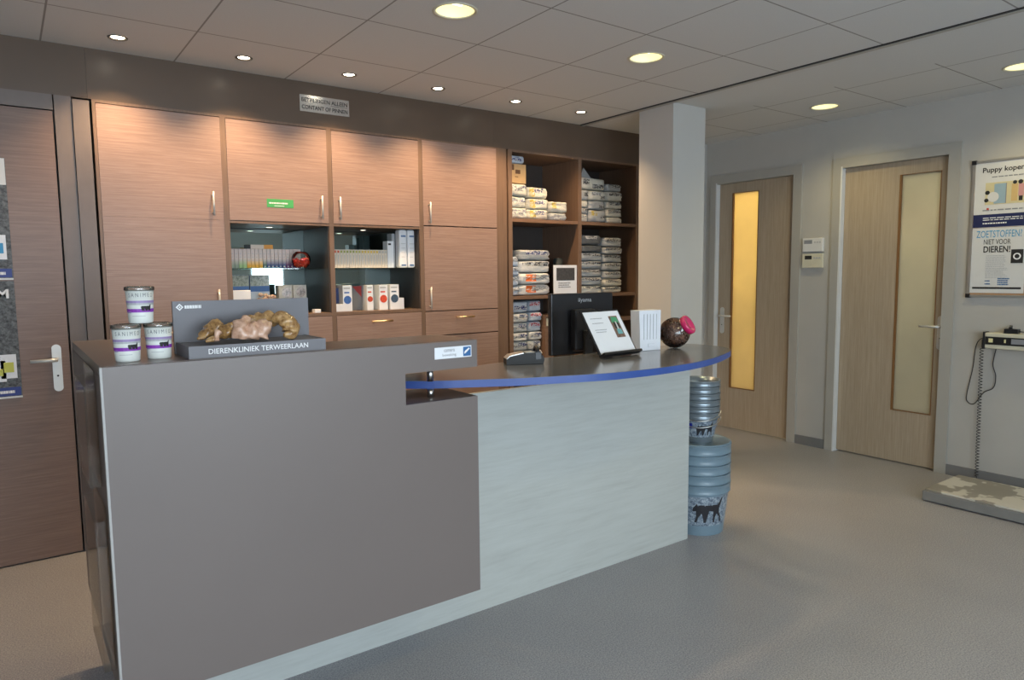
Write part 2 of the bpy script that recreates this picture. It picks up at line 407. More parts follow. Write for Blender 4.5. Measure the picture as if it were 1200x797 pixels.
# ------------------------------------------------------------------ lamps
for i, (x, y) in enumerate(SPOTS):
    nm = ['leftmost, above the tall cabinet beside the brown door', 'second from the left', 'third from the left, above the engraved sign', 'fourth from the left, left of the open shelves', 'fifth from the left, above the open shelves', 'rightmost, closest to the white column'][i]
    t = thing('recessed_spotlight', 'small round halogen spot over the cabinets, ' + nm, 'ceiling light', (x, y, H), 'halogen spots above the cabinets')
    obj('trim_ring', MB().ring_tube([[(x + r * math.cos(a), y + r * math.sin(a), z) for a in [2 * PI * k / 28 for k in range(28)]] for r, z in ((.035, H + .02), (.035, H - .003), (.045, H - .003), (.046, H + .001))], cap=False), M_lampr, t)
    obj('bulb', MB().lathe([(.033, H + .006), (.030, H + .002), (.001, H + .0015)], (x, y, 0), 24), M_bulb, t)
    ld = bpy.data.lights.new('spot_beam', 'SPOT'); ld.energy = SPOT_W; ld.color = SPOT_C; ld.spot_size = math.radians(112); ld.spot_blend = .75; ld.shadow_soft_size = .03
    lo = bpy.data.objects.new('spot_beam', ld); COL.objects.link(lo); lo.location = (0, 0, -.012); lo.parent = t
for i, (x, y) in enumerate(DOWNS):
    nm = ['nearest the camera, over the counter', 'over the right end of the blue edged worktop', 'in front of the two oak doors', 'at the right edge of the picture', 'behind the camera to the left', 'behind the camera', 'behind the camera to the right'][i]
    t = thing('round_downlight', 'large round recessed downlight ' + nm, 'ceiling light', (x, y, H), 'large round downlights')
    obj('trim_ring', MB().ring_tube([[(x + r * math.cos(a), y + r * math.sin(a), z) for a in [2 * PI * k / 36 for k in range(36)]] for r, z in ((.088, H + .03), (.088, H - .003), (.10, H - .004), (.102, H + .001))], cap=False), M_cream, t)
    obj('reflector', MB().ring_tube([[(x + r * math.cos(a), y + r * math.sin(a), z) for a in [2 * PI * k / 36 for k in range(36)]] for r, z in ((.087, H + .002), (.078, H + .03), (.055, H + .06), (.001, H + .07))], cap=False), M_refl, t)
    tb = MB()
    for s in (-1, 1): tb.tube([(x - .045, y + s * .018, H + .045), (x + .045, y + s * .018, H + .045)], .011, 10)
    obj('lamp_tubes', tb, M_tube, t)
    ld = bpy.data.lights.new('downlight_beam', 'SPOT'); ld.energy = DOWN_W; ld.color = DOWN_C; ld.spot_size = math.radians(140); ld.spot_blend = 1.0; ld.shadow_soft_size = .06
    lo = bpy.data.objects.new('downlight_beam', ld); COL.objects.link(lo); lo.location = (0, 0, -.02); lo.parent = t

# ------------------------------------------------------------------ cabinets
def bar_handle(parent, x, z0, z1, mat=M_satin):
    m = MB().tube([(x, -.032, z0), (x, -.032, z1)], .0055, 10)
    for z in (z0 + .018, z1 - .018): m.tube([(x, 0, z), (x, -.032, z)], .0045, 8)
    return obj('handle', m, mat, parent)
def bar_handle_h(parent, x0, x1, z, mat=M_gold):
    m = MB().tube([(x0, -.032, z), (x1, -.032, z)], .0065, 10)
    for x in (x0 + .018, x1 - .018): m.tube([(x, 0, z), (x, -.032, z)], .0045, 8)
    return obj('handle', m, mat, parent)
YB = .47
def carcass(t, x0, x1, boards, z0=0, th=.015, back=None, yf=.0):
    m = MB().mat(M_edge)
    m.box(x0, x0 + th, yf, YB, z0, 2.378).box(x1 - th, x1, yf, YB, z0, 2.378).box(x0 + th, x1 - th, yf, YB, 2.364, 2.378)
    for (a, b) in boards: m.box(x0 + th, x1 - th, yf, YB, a, b)
    m.mat(M_dark).box(x0 + th, x1 - th, YB - .01, YB, z0, 2.364)
    return obj('carcass', m, None, t)
def door(t, x0, x1, z0, z1, hx, hz0, hz1):
    d = obj('door', B(x0 + .016, x1 - .016, -.002, .016, z0 + .002, z1 - .002), M_salmon, t)
    bar_handle(d, hx, hz0, hz1); return d
def drawer(t, x0, x1, z0, z1, h=None):
    d = obj('drawer', B(x0 + .016, x1 - .016, -.002, .016, z0 + .002, z1 - .002), M_salmon, t)
    if h: bar_handle_h(d, h[0], h[1], h[2])
    return d
def shadow_back(m): return m
t = thing('tall_cabinet', 'tall wood-grain cabinet beside the brown door, widest plain front with no open niche', 'cabinet', (-.33, 0, 0), 'wall cabinets')
carcass(t, -.655, -.0135, [(.0, .09), (1.195, 1.205)])
door(t, -.655, -.0135, 1.7800, 2.362, -.088, 1.805, 1.94)
door(t, -.655, -.0135, 1.205, 1.783, -.082, 1.22, 1.385)
drawer(t, -.655, -.0135, 1.03, 1.202, (-.42, -.27, 1.15)); drawer(t, -.655, -.0135, .70, 1.027); drawer(t, -.655, -.0135, .10, .697)
def niche_cab(x0, x1, label, hx, hd):
    t = thing('niche_cabinet', label, 'cabinet', ((x0 + x1) / 2, 0, 0), 'wall cabinets')
    carcass(t, x0, x1, [(.0, .09), (1.768, 1.782), (1.203, 1.222)])
    door(t, x0, x1, 1.783, 2.362, hx, 1.808, 1.95)
    drawer(t, x0, x1, 1.03, 1.202, hd); drawer(t, x0, x1, .70, 1.027); drawer(t, x0, x1, .10, .697)
    obj('mirror_back', B(x0 + .018, x1 - .018, YB - .018, YB - .011, 1.226, 1.764), M_mirror, t)
    obj('glass_shelf', B(x0 + .017, x1 - .017, .02, YB - .02, 1.498, 1.506), M_glass, t)
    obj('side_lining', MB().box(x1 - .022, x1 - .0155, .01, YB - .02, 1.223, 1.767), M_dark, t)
    xm = (x0 + x1) / 2
    l = obj('niche_spotlight', MB().lathe([(.026, 1.7675), (.026, 1.7655), (.02, 1.765)], (xm, .24, 0), 20), M_chrome, t)
    obj('bulb', MB().lathe([(.018, 1.7648), (.016, 1.7640)], (xm, .24, 0), 20), M_tube, l)
    return t
niche_cab(-.0135, .6155, 'wood-grain cabinet with green sticker on its door and mirrored niche of colourful boxes below', .551, (.22, .37, 1.15))
niche_cab(.6155, 1.26, 'wood-grain cabinet with mirrored niche holding two tall white cartons', .669, (.862, 1.012, 1.153))
t = thing('tall_cabinet', 'tall wood-grain cabinet between the mirrored niche and the open shelves, two doors over drawers', 'cabinet', (1.58, 0, 0), 'wall cabinets')
carcass(t, 1.26, 1.905, [(.0, .09), (1.19, 1.2)])
door(t, 1.26, 1.905, 1.795, 2.37, 1.317, 1.808, 1.952); door(t, 1.26, 1.905, 1.203, 1.792, 1.309, 1.22, 1.37)
drawer(t, 1.26, 1.905, 1.03, 1.20, (1.514, 1.662, 1.153)); drawer(t, 1.26, 1.905, .70, 1.027); drawer(t, 1.26, 1.905, .10, .697)
# open shelf unit
t = thing('open_shelf_unit', 'open brown shelving in two bays stacked with pet food bags', 'shelving', (2.7, 0, 0))
m = MB().mat(M_edge).box(1.998, 2.034, 0, YB, 0, 2.362).box(2.690, 2.726, 0, YB, 0, 2.362).box(3.350, 3.386, 0, YB, 0, 2.362).box(1.998, 3.386, 0, YB, 2.362, 2.378)
obj('uprights', m, None, t)
for x0, x1 in ((2.034, 2.690), (2.726, 3.350)):
    for za, zb in ((1.848, 1.873), (1.262, 1.287), (.750, .775)): obj('shelf', B(x0, x1, .004, YB - .01, za, zb), M_inner, t)
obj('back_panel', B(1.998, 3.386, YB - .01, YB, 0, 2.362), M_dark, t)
t = thing('low_divider_cabinet', 'low brown compartment with a small cream notice, in the shelving behind the monitor', 'cabinet', (2.8, 0, .776))
obj('side_panel', B(2.345, 2.43, .0, .44, .776, 1.112), M_inner, t); obj('top_board', MB().box(2.345, 2.689, -.012, .44, 1.112, 1.13).box(2.727, 3.349, -.004, .44, 1.05, 1.08), M_edge, t)
obj('note_card', B(2.355, 2.395, -.004, -.0005, 1.045, 1.105), M_cream, t)

# signs
def plate(name, label, cat, x0, x1, z0, z1, mat, y=-.001, th=.004):
    return tag(obj(name, B(x0, x1, y - th, y, z0, z1, bev=.0008), mat), label, cat)
s = plate('engraved_sign', 'brushed metal sign with black lettering on the brown fascia over the cabinets', 'sign', .440, .757, 2.456, 2.556, M_sign)
tx = MB(); yy = -.0054
text(tx, 'BETALINGEN ALLEEN', (.452, yy, 2.515), (1, 0, 0), (0, 0, 1), .293, .024, bold=.012)
text(tx, 'CONTANT OF PINNEN', (.452, yy, 2.472), (1, 0, 0), (0, 0, 1), .293, .024, bold=.012)
tx.box(.637, .745, yy - .0005, yy, 2.5065, 2.5085)
obj('lettering', tx, M_ink, s)
s = plate('green_sticker', 'small green sticker with white print on a cabinet door', 'sticker', .218, .378, 1.868, 1.918, M_green, -.0022, .001)
tx = MB(); bars(tx, (.232, -.0033, 1.890), (1, 0, 0), (0, 0, 1), .13, 1, .01, .008, 3, gap=.1); bars(tx, (.262, -.0033, 1.876), (1, 0, 0), (0, 0, 1), .07, 1, .01, .004, 4)
obj('small_print', tx, M_whitei, s)

# ------------------------------------------------------------------ reception counter
ZT = 1.223; BX0, BX1, BY = -.895, .289, -2.16
t = thing('reception_counter', 'large taupe reception block with a slot for the blue edged worktop', 'counter', (-.3, -2.0, 0))
# front panel with slot: C-shaped outline (x,z), thickness in y
out = [(BX0 + .006, .28), (BX1, .28), (BX1, 1.016), (-.002, 1.016), (-.002, 1.124), (BX1, 1.124), (BX1, ZT - .001), (BX0 + .006, ZT - .001)]
def prism_xz(pts, y0, y1): return MB().poly([(x, y0, z) for x, z in pts], (0, y1 - y0, 0))
f = MB().poly([(x, BY, z) for x, z in out], (0, .022, 0)); obj('front_panel', f, M_bar, t)
obj('edge_strip', B(BX0, BX0 + .0058, BY - .001, BY + .022, .28, ZT - .001), M_bare, t)
m = MB().box(BX0 + .004, -.60, BY + .022, -1.21, 1.195, ZT).box(-.60, BX1, BY + .022, -1.88, 1.195, ZT); obj('countertop', m, M_barin, t)
m = MB().mat(M_post).box(BX0 + .002, BX0 + .024, BY + .022, -1.21, .28, 1.195).mat(M_bar).box(BX0 + .024, -.60, -1.232, -1.21, .28, 1.195).box(BX0 + .024, BX1, BY + .022, -1.23, .28, .302)
m.box(-.024, -.002, BY + .022, -1.88, .302, 1.195)
obj('side_panel', m, None, t)
m = MB().box(-.002, BX1, BY + .022, -1.88, 1.124, 1.195).box(BX1 - .02, BX1, BY + .022, -1.88, .302, .996).box(-.002, BX1, BY + .022, -1.88, .996, 1.016); obj('slot_lining', m, M_barin, t)
# pale base and front panel
t = thing('counter_base', 'whitewashed oak panel and plinth carrying the reception counter', 'counter', (.5, -1.8, 0))
m = MB().box(BX1 + .001, 1.865, -1.832, -1.81, .0, .958).box(-.80, BX1 + .001, -1.832, -1.81, 0, .279)
obj('front_panel', m, M_white, t)
m = MB().box(-.80, -.78, -1.81, -1.3, 0, .279).box(1.845, 1.865, -1.81, -1.30, 0, .958)
obj('side_panel', m, M_white, t)
# worktop: curved blue edged slab
ZW0, ZW1 = 1.045, 1.073
frt = [(.03, -1.95), (.085, -2.01), (.19, -2.085), (.305, -2.145), (.43, -2.21), (.58, -2.265), (.73, -2.315), (.86, -2.34), (1.05, -2.352), (1.26, -2.338), (1.42, -2.302), (1.54, -2.262), (1.66, -2.21), (1.77, -2.155), (1.84, -2.10), (1.885, -2.03), (1.90, -1.96), (1.905, -1.88), (1.89, -1.81), (1.84, -1.775)]
bck = [(1.5, -1.785), (1.2, -1.80), (.9, -1.79), (.6, -1.80), (.32, -1.84), (.03, -1.86)]
def smooth_pl(p, k=4):
    o = []
    for i in range(len(p) - 1):
        a = Vector(p[max(i - 1, 0)]); b = Vector(p[i]); c = Vector(p[i + 1]); d = Vector(p[min(i + 2, len(p) - 1)])
        for j in range(k):
            u = j / k; o.append(.5 * ((2 * b) + (c - a) * u + (2 * a - 5 * b + 4 * c - d) * u * u + (3 * b - a - 3 * c + d) * u ** 3))
    o.append(Vector(p[-1])); return o
wp = [(p.x, p.y) for p in smooth_pl(frt)] + bck
t = thing('curved_worktop', 'dark grey curved worktop with a bright blue edge running out of the counter slot', 'worktop', (1, -2.0, ZW0))
slab = MB().poly([(x, y, ZW0) for x, y in wp], (0, 0, ZW1 - ZW0)); obj('worktop_surface', slab, M_work, t)
eb = MB(); pts = [p for p in smooth_pl(frt)]
for i in range(len(pts) - 1):
    a, b = pts[i], pts[i + 1]; n = Vector(((b - a).y, -(b - a).x)).normalized() * .0015
    q = [(a.x + n.x, a.y + n.y), (b.x + n.x, b.y + n.y)]
    eb._f([eb.bm.verts.new(v) for v in ((q[0][0], q[0][1], ZW0 - .0005), (q[1][0], q[1][1], ZW0 - .0005), (q[1][0], q[1][1], ZW1 - .001), (q[0][0], q[0][1], ZW1 - .001))])
obj('blue_edge_band', eb, M_blue, t)
for za, zb in ((1.0165, ZW0), (ZW1, 1.1235)): obj('steel_pin', MB().lathe([(.012, za), (.012, zb)], (.145, -2.068 + (.0 if za < 1.05 else .0), 0), 20), M_chrome, t)
t = thing('operator_desk', 'brown desk behind the reception front, under the monitor', 'desk', (1.1, -1.5, 0))
obj('desktop', B(.33, 1.84, -1.80, -1.2, .715, .74), M_edge, t)
for x in (.35, 1.79): obj('leg', B(x, x + .04, -1.78, -1.25, 0, .715), M_edge, t)
# camera sign on the counter
s = plate('camera_sign', 'white camera surveillance sticker with blue camera icon on the counter front', 'sign', .112, .264, 1.163, 1.204, M_paper, BY - .0005, .0015)
tx = MB(); yy = BY - .0024
text(tx, 'camera', (.149, yy, 1.187), (1, 0, 0), (0, 0, 1), .044, .009); obj('lettering', tx, M_grey, s); tx = MB(); text(tx, 'bewaking', (.143, yy, 1.169), (1, 0, 0), (0, 0, 1), .056, .012)
obj('lettering', tx, M_grey, s)
obj('blue_icon', B(.229, .260, BY - .0035, BY - .002, 1.167, 1.200), M_inkb, s)
c = MB(); c.poly([(.234, BY - .0046, 1.175), (.249, BY - .0046, 1.187), (.256, BY - .0046, 1.193), (.251, BY - .0046, 1.196), (.236, BY - .0046, 1.186), (.232, BY - .0046, 1.180)], (0, .001, 0)); obj('camera_symbol', c, M_whitei, s)
# clear brochure holders on the left side of the counter
for z0, z1, y0, y1, lb in ((.87, 1.20, -2.03, -1.74, 'clear acrylic leaflet holder high on the counter side'), (.36, .83, -2.10, -1.78, 'clear acrylic leaflet holder low on the counter side')):
    t = thing('leaflet_holder', lb, 'holder', (BX0, (y0 + y1) / 2, z0), 'leaflet holders on the counter side')
    a = MB(); a.box(BX0 - .004, BX0 - .001, y0, y1, z0, z1); a.box(BX0 - .030, BX0 - .028, y0, y1, z0, z1 - .04)
    a.box(BX0 - .028, BX0 - .004, y0, y1, z0, z0 + .003); a.box(BX0 - .028, BX0 - .004, y0, y0 + .003, z0 + .003, z1 - .04); a.box(BX0 - .028, BX0 - .004, y1 - .003, y1, z0 + .003, z1 - .04)
    obj('acrylic_pocket', a, M_acryl, t)

# ------------------------------------------------------------------ tubs
def make_tub(cx, cy, z, label):
    t = thing('supplement_tub', label, 'tub', (cx, cy, z), 'white supplement tubs on the counter')
    h = .094; r0, r1 = .0315, .0365
    obj('body', MB().lathe([(r0 - .002, z), (r0, z + .004), (r1, z + h), (r1 - .002, z + h), (.001, z + h - .0005)], (cx, cy, 0), 40), M_tub, t)
    R = lambda w: r0 + (r1 - r0) * (w / h)
    vd = math.atan2(-4.26 - cy, -1.085 - cx)     # the printed side is turned to the front
    def bend(u, w, d, off=.0004):
        a = vd + u / R(w); return Vector((cx + (R(w) + off + d) * math.cos(a), cy + (R(w) + off + d) * math.sin(a), z + w))
    def strip(mb, u0, u1, w0, w1, n=18):
        for i in range(n):
            a, b = u0 + (u1 - u0) * i / n, u0 + (u1 - u0) * (i + 1) / n
            mb._f([mb.bm.verts.new(bend(*q)) for q in ((a, w0, 0), (b, w0, 0), (b, w1, 0), (a, w1, 0))], True)
    m = MB().mat(M_purple); strip(m, -.09, .09, .031, .041); m.mat(M_lilac); strip(m, -.09, .09, .0575, .064); m.mat(M_lgrey); strip(m, -.09, .09, .052, .0575)
    m.mat(M_lgrey); strip(m, -.022, .012, .020, .0215)
    m.mat(M_lilac); strip(m, -.04, -.025, .029, .033)
    obj('printed_band', m, None, t)
    tx = MB(); text(tx, 'S A N I M E D', (0, 0, 0), (1, 0, 0), (0, 0, 1), .066, .0115, bend=lambda u, w, d: bend(u - .030, w + .074, d + .0002)); obj('lettering', tx, M_grey, t)
    dg = MB()
    shape = [(.012 + a * .026, .004 + b * .026) for a, b in DOG]
    f_ = dg._f([dg.bm.verts.new(bend(.002 + a, .040 + b, .0008)) for a, b in shape]); bmesh.ops.triangulate(dg.bm, faces=[f_]); obj('dog_print', dg, M_ink, t)
    l = MB().lathe([(r1 + .0015, z + h - .002), (r1 + .003, z + h + .001), (r1 + .002, z + h + .009), (r1 - .006, z + h + .011), (r1 - .008, z + h + .007), (.001, z + h + .006)], (cx, cy, 0), 40); obj('clear_lid', l, M_lidc, t)
    return t
make_tub(-.813, -2.045, ZT, 'white tub with purple bands on the counter, lower left of the three')
make_tub(-.728, -2.02, ZT, 'white tub with purple bands, lower right of the three, beside the chew display')
make_tub(-.772, -2.03, ZT + .106, 'white tub with purple bands standing on top of the other two')

# ------------------------------------------------------------------ chew display
t = thing('chew_display', 'grey cardboard display tray with white serif lettering and a tall backboard', 'display', (-.46, -2.03, ZT))
obj('tray', MB().box(-.668, -.262, -2.12, -1.93, ZT, ZT + .006).box(-.668, -.262, -2.12, -2.114, ZT + .006, ZT + .036).box(-.668, -.662, -2.114, -1.93, ZT + .006, ZT + .036).box(-.268, -.262, -2.114, -1.93, ZT + .006, ZT + .036).box(-.662, -.268, -2.114, -1.94, ZT + .030, ZT + .0345), M_disp, t)
obj('backboard', B(-.672, -.250, -1.938, -1.925, ZT, 1.384), M_disp, t)
tx = MB(); text(tx, 'DIERENKLINIEK TERWEERLAAN', (-.615, -2.1207, ZT + .011), (1, 0, 0), (0, 0, 1), .295, .0155, bold=.012); obj('lettering', tx, M_whitei, t)
tx = MB(); d = .011; cx, cz, yy = -.652, 1.366, -1.9387
for s0, s1 in ((d, d * .55),):
    for k in range(4):
        a, b = [(math.cos(PI / 2 * (k + j)), math.sin(PI / 2 * (k + j))) for j in (0, 1)]
        tx._f([tx.bm.verts.new(v) for v in ((cx + a[0] * s0, yy, cz + a[1] * s0), (cx + b[0] * s0, yy, cz + b[1] * s0), (cx + b[0] * s1, yy, cz + b[1] * s1), (cx + a[0] * s1, yy, cz + a[1] * s1))])
tx._f([tx.bm.verts.new(v) for v in ((cx - .003, yy, cz), (cx, yy, cz - .003), (cx + .003, yy, cz), (cx, yy, cz + .003))])
bars(tx, (cx + .014, -1.9382, cz - .005), (1, 0, 0), (0, 0, 1), .052, 1, .01, .010, 5)
obj('emblem', tx, M_whitei, t)
def chew_mat(name, a, b, rough=.25):
    m, nt, bs = nodes(name); f = noise_n(nt, mapped(nt), 55, 5, .7)
    nt.links.new(ramp(nt, f, [(.32, a), (.62, b)]), bs.inputs['Base Color']); bs.inputs['Roughness'].default_value = rough; bs.inputs['Coat Weight'].default_value = .7; bs.inputs['Coat Roughness'].default_value = .12
    bump(nt, bs, f, .6, .004); return m
M_ch1 = chew_mat('amber_chew', (.10, .035, .01), (.48, .27, .09)); M_ch2 = chew_mat('pale_chew', (.42, .22, .13), (.66, .42, .30), .35); M_ch3 = chew_mat('golden_chew', (.22, .10, .03), (.58, .36, .15))
def nz(sc, amp): return lambda p: amp * noise.noise(Vector(p) * sc)
def chew(label, path, rad, mat, flatten=.85, sc=48, amp=.6, n=20):
    path = [(-.63 + (q[0] + .605) * .86, q[1], q[2]) for q in path]; rad = [q * 1.22 for q in rad]
    P = smooth_pl3(path, 6); m = len(P); rr = []
    for i in range(m):
        u = i / (m - 1) * (len(rad) - 1); k = min(int(u), len(rad) - 2); rr.append(rad[k] + (rad[k + 1] - rad[k]) * (u - k))
    return tag(obj('dog_chew', MB().tube(P, rr, n, noisef=nz(sc, amp), flatten=flatten), mat), label, 'dog chew', 'dried chews on the counter display')
def smooth_pl3(p, k=4):
    o = []; p = [Vector(q) for q in p]
    for i in range(len(p) - 1):
        a = p[max(i - 1, 0)]; b = p[i]; c = p[i + 1]; d = p[min(i + 2, len(p) - 1)]
        for j in range(k):
            u = j / k; o.append(.5 * ((2 * b) + (c - a) * u + (2 * a - 5 * b + 4 * c - d) * u * u + (3 * b - a - 3 * c + d) * u ** 3))
    o.append(p[-1]); return o
zc = ZT + .040
chew('dark amber dried ear with a pointed tip at the left end of the display', [(-.605, -2.06, zc + .012), (-.585, -2.05, zc + .020), (-.555, -2.03, zc + .036), (-.528, -2.02, zc + .048), (-.508, -2.02, zc + .040)], [.003, .014, .022, .022, .006], M_ch1, .7)
chew('small knobbly amber chew lying in front of the pointed ear', [(-.588, -2.09, zc + .006), (-.565, -2.09, zc + .012), (-.545, -2.09, zc + .012)], [.004, .010, .006], M_ch3, .8)
chew('pale bony stick standing between the amber chews', [(-.553, -2.10, zc + .006), (-.552, -2.095, zc + .022), (-.545, -2.09, zc + .034)], [.007, .005, .007], M_ch2)
chew('amber twisted chew left of the pale ones', [(-.54, -2.05, zc + .018), (-.515, -2.06, zc + .030), (-.49, -2.06, zc + .034), (-.47, -2.06, zc + .026)], [.012, .020, .022, .010], M_ch1)
chew('pale knobbly chew standing upright at the left of the pale cluster', [(-.470, -2.085, zc + .008), (-.465, -2.085, zc + .035), (-.450, -2.075, zc + .058), (-.430, -2.07, zc + .066)], [.020, .022, .018, .006], M_ch2, .9)
chew('pale rounded chew in the middle of the pale cluster', [(-.440, -2.09, zc + .008), (-.432, -2.09, zc + .032), (-.415, -2.08, zc + .048)], [.018, .021, .012], M_ch2, .9)
chew('pale rounded chew at the right of the pale cluster', [(-.405, -2.092, zc + .008), (-.395, -2.09, zc + .030), (-.380, -2.08, zc + .046), (-.365, -2.07, zc + .04)], [.018, .021, .017, .008], M_ch2, .9)
chew('long golden rawhide strip lying along the backboard', [(-.445, -2.03, zc + .045), (-.40, -2.02, zc + .056), (-.36, -2.02, zc + .060), (-.33, -2.03, zc + .056), (-.305, -2.04, zc + .05)], [.012, .018, .02, .018, .010], M_ch3)
chew('golden curved rawhide at the right end of the display', [(-.345, -2.05, zc + .055), (-.320, -2.06, zc + .062), (-.298, -2.07, zc + .050), (-.288, -2.08, zc + .028), (-.295, -2.085, zc + .012), (-.32, -2.09, zc + .010)], [.010, .020, .024, .022, .015, .006], M_ch3)

# ------------------------------------------------------------------ payment terminal
def placed(t, loc, rz): t.location = loc; t.rotation_euler = (0, 0, rz)
t = thing('payment_terminal', 'grey and black card payment terminal lying on the worktop', 'payment terminal')
prof = [(-.075, .0), (-.075, .022), (-.06, .034), (.0, .046), (.055, .046), (.085, .034), (.09, .018), (.085, .0)]
b = MB().poly([(-.038, y, z) for y, z in prof], (.076, 0, 0)); obj('body', b, M_blackm, t)
top = MB().poly([(-.036, y, z) for y, z in [(-.073, .0225), (-.06, .0345), (0, .0465), (0, .050), (-.06, .038), (-.074, .025)]], (.072, 0, 0)); obj('keypad', top, M_alum, t)
obj('screen', MB().poly([(-.028, y, z) for y, z in [(.01, .0475), (.055, .0475), (.055, .049), (.01, .049)]], (.056, 0, 0)), M_lgrey, t)
h = MB(); h.tube([(.0 + .034 * math.cos(a), .062, .045 + .024 * math.sin(a)) for a in [PI * k / 10 for k in range(11)]], .008, 10); h.box(-.042, -.026, .05, .074, .02, .05); h.box(.026, .042, .05, .074, .02, .05); obj('card_slot_hood', h, M_black, t)
placed(t, (.70, -1.885, ZW1 + .001), math.radians(-115))

# ------------------------------------------------------------------ monitor
t = thing('computer_monitor', 'black flat computer monitor seen from behind on the desk', 'monitor')
obj('housing', MB().box(-.20, .20, -.012, .022, .29, .612, bev=.006), M_black, t)
b = MB(); b.box(-.085, .055, -.06, -.012, .31, .53, bev=.014); obj('rear_bulge', b, M_black, t)
obj('column', MB().box(-.035, .035, -.085, -.06, .012, .42, bev=.005), M_blackm, t); obj('foot', MB().lathe([(.12, 0), (.12, .008), (.10, .014), (.001, .015)], (0, -.0, 0), 36), M_black, t)
tx = MB(); text(tx, 'iiyama', (-.030, -.0125, .560), (1, 0, 0), (0, 0, 1), .085, .026, bold=.01); obj('lettering', tx, M_lgrey, t)
obj('screen', B(-.19, .19, .0222, .0232, .30, .60), M_ink, t)
placed(t, (1.385, -1.50, .741), math.radians(-6))
cb = MB()
for k, (dx, ph) in enumerate(((0, 0), (.03, .6), (-.03, 1.3))): cb.tube(smooth_pl3([(1.33 + dx, -1.62, 1.12), (1.35 + dx, -1.65, 1.16 + .01 * k), (1.38 + dx, -1.66, 1.12), (1.37 + dx, -1.66, .95), (1.34 + dx, -1.65, .745)], 6), .003, 8)
tag(obj('monitor_cable', cb, M_black), 'black cables hanging behind the monitor', 'cable')

# photo stand: white sheet in a black easel
t = thing('photo_stand', 'black slanted stand holding a white sheet with a small photograph', 'stand')
ang = math.radians(-33)
RX = Matrix.Rotation(ang, 4, 'X')
def slant(mb): return mb.xf(RX)
obj('easel', slant(MB().box(-.130, .130, 0, .006, -.004, .238).box(-.130, .130, -.03, 0, -.006, .004)), M_black, t)
sh = obj('sheet', slant(MB().box(-.120, .120, -.003, -.001, .006, .228)), M_paper, t)
m = MB().mat(flat('photo_brown', (.20, .12, .09), .4, var=.4, scale=60)).box(.036, .094, -.0042, -.0032, .085, .20)
m.mat(flat('photo_green', (.07, .32, .16), .4)).poly([(.042, -.0045, .165), (.09, -.0045, .16), (.088, -.0045, .192), (.05, -.0045, .196)], (0, .0003, 0))
m.mat(M_ink).poly([(.05, -.0048, .135), (.062, -.0048, .132), (.064, -.0048, .165), (.052, -.0048, .168)], (0, .0003, 0)).poly([(.074, -.0048, .135), (.086, -.0048, .135), (.084, -.0048, .165), (.074, -.0048, .165)], (0, .0003, 0))
m.mat(M_paper2).poly([(.063, -.005, .13), (.073, -.005, .13), (.072, -.005, .17), (.065, -.005, .17)], (0, .0003, 0))
m.mat(flat('photo_teal', (.16, .42, .44), .4)).poly([(.052, -.0048, .102), (.086, -.0048, .102), (.084, -.0048, .128), (.056, -.0048, .13)], (0, .0003, 0))
obj('photograph', slant(m), None, t)
tx = MB(); bars(tx, (-.09, -.0034, .19), (1, 0, 0), (0, 0, 1), .08, 2, .025, .003, 2); bars(tx, (-.09, -.0034, .13), (1, 0, 0), (0, 0, 1), .08, 2, .012, .003, 6); obj('small_print', slant(tx), M_grey, t)
obj('prop', MB().poly([(-.01, .03, 0), (-.01, .16, 0), (-.01, .135, .2), (-.01, .125, .2)], (.02, 0, 0)), M_black, t)
placed(t, (1.195, -1.975, ZW1 + .010), math.radians(4))
# leaflets
t = thing('leaflet_stack', 'upright block of folded white leaflets beside the pink lidded jar', 'leaflets')
lm = MB()
for k in range(9):
    y = k * .0075
    lm.poly([(-.068, y, 0), (.062, y, 0), (.066, y + .004, .198), (-.072, y + .004, .198)], (0, .0062, 0))
obj('folded_leaflets', lm, M_paper, t)
tx = MB()
for k in range(5): tx.box(-.045 + k * .02, -.0440 + k * .02, -.0012, .001, .055, .18)
tx.box(-.018, .022, -.0012, .0, .018, .034); obj('small_print', tx, M_lgrey, t)
lm = MB()
lm.box(-.0175, .0215, -.002, -.001, .0185, .0335); obj('print_box', lm, M_paper, t)
placed(t, (1.485, -1.90, ZW1 + .001), math.radians(-6))
# jar
jr = .078; jc = Vector((1.665, -1.895, ZW1 + jr + .0005)); ax = Vector((.26, -.78, .50)).normalized()
t = thing('candy_jar', 'round glass jar lying tilted with a bright pink lid', 'jar', (jc.x, jc.y, ZW1))
prof = [(.018, -jr * .93)] + [(jr * math.cos(a), jr * math.sin(a)) for a in [math.radians(d) for d in range(-65, 52, 9)]] + [(.040, jr * .86), (.040, jr * 1.0)]
obj('glass_bowl', MB().lathe(prof, jc, 36, axis=ax, cap=False), M_glass, t)
lid = MB().lathe([(.044, jr * .86), (.050, jr * .88), (.051, jr * 1.14), (.047, jr * 1.2), (.034, jr * 1.2), (.031, jr * 1.13), (.001, jr * 1.12)], jc, 36, axis=ax); obj('lid', lid, M_pink, t)
obj('paper_tag', B(jc.x + .040, jc.x + .056, jc.y - .062, jc.y - .0615, jc.z + .0, jc.z + .016), M_paper, t)
kb = MB(); rnd = random.Random(3)
for k in range(900):
    d = Vector((rnd.gauss(0, 1), rnd.gauss(0, 1), rnd.gauss(0, 1))).normalized(); r = (jr - .006) * rnd.uniform(.72, 1) ** .5; p = jc + d * r
    if p.z > jc.z + .048 + rnd.uniform(-.006, .006): continue
    s = .0066; kb.lathe([(s * .5, -s * .5), (s, 0), (s * .5, s * .5)], p, 6, axis=(rnd.uniform(-1, 1), rnd.uniform(-1, 1), 1))
kb.ell(jc - Vector((0, 0, .012)), (jr * .72, jr * .72, jr * .66))
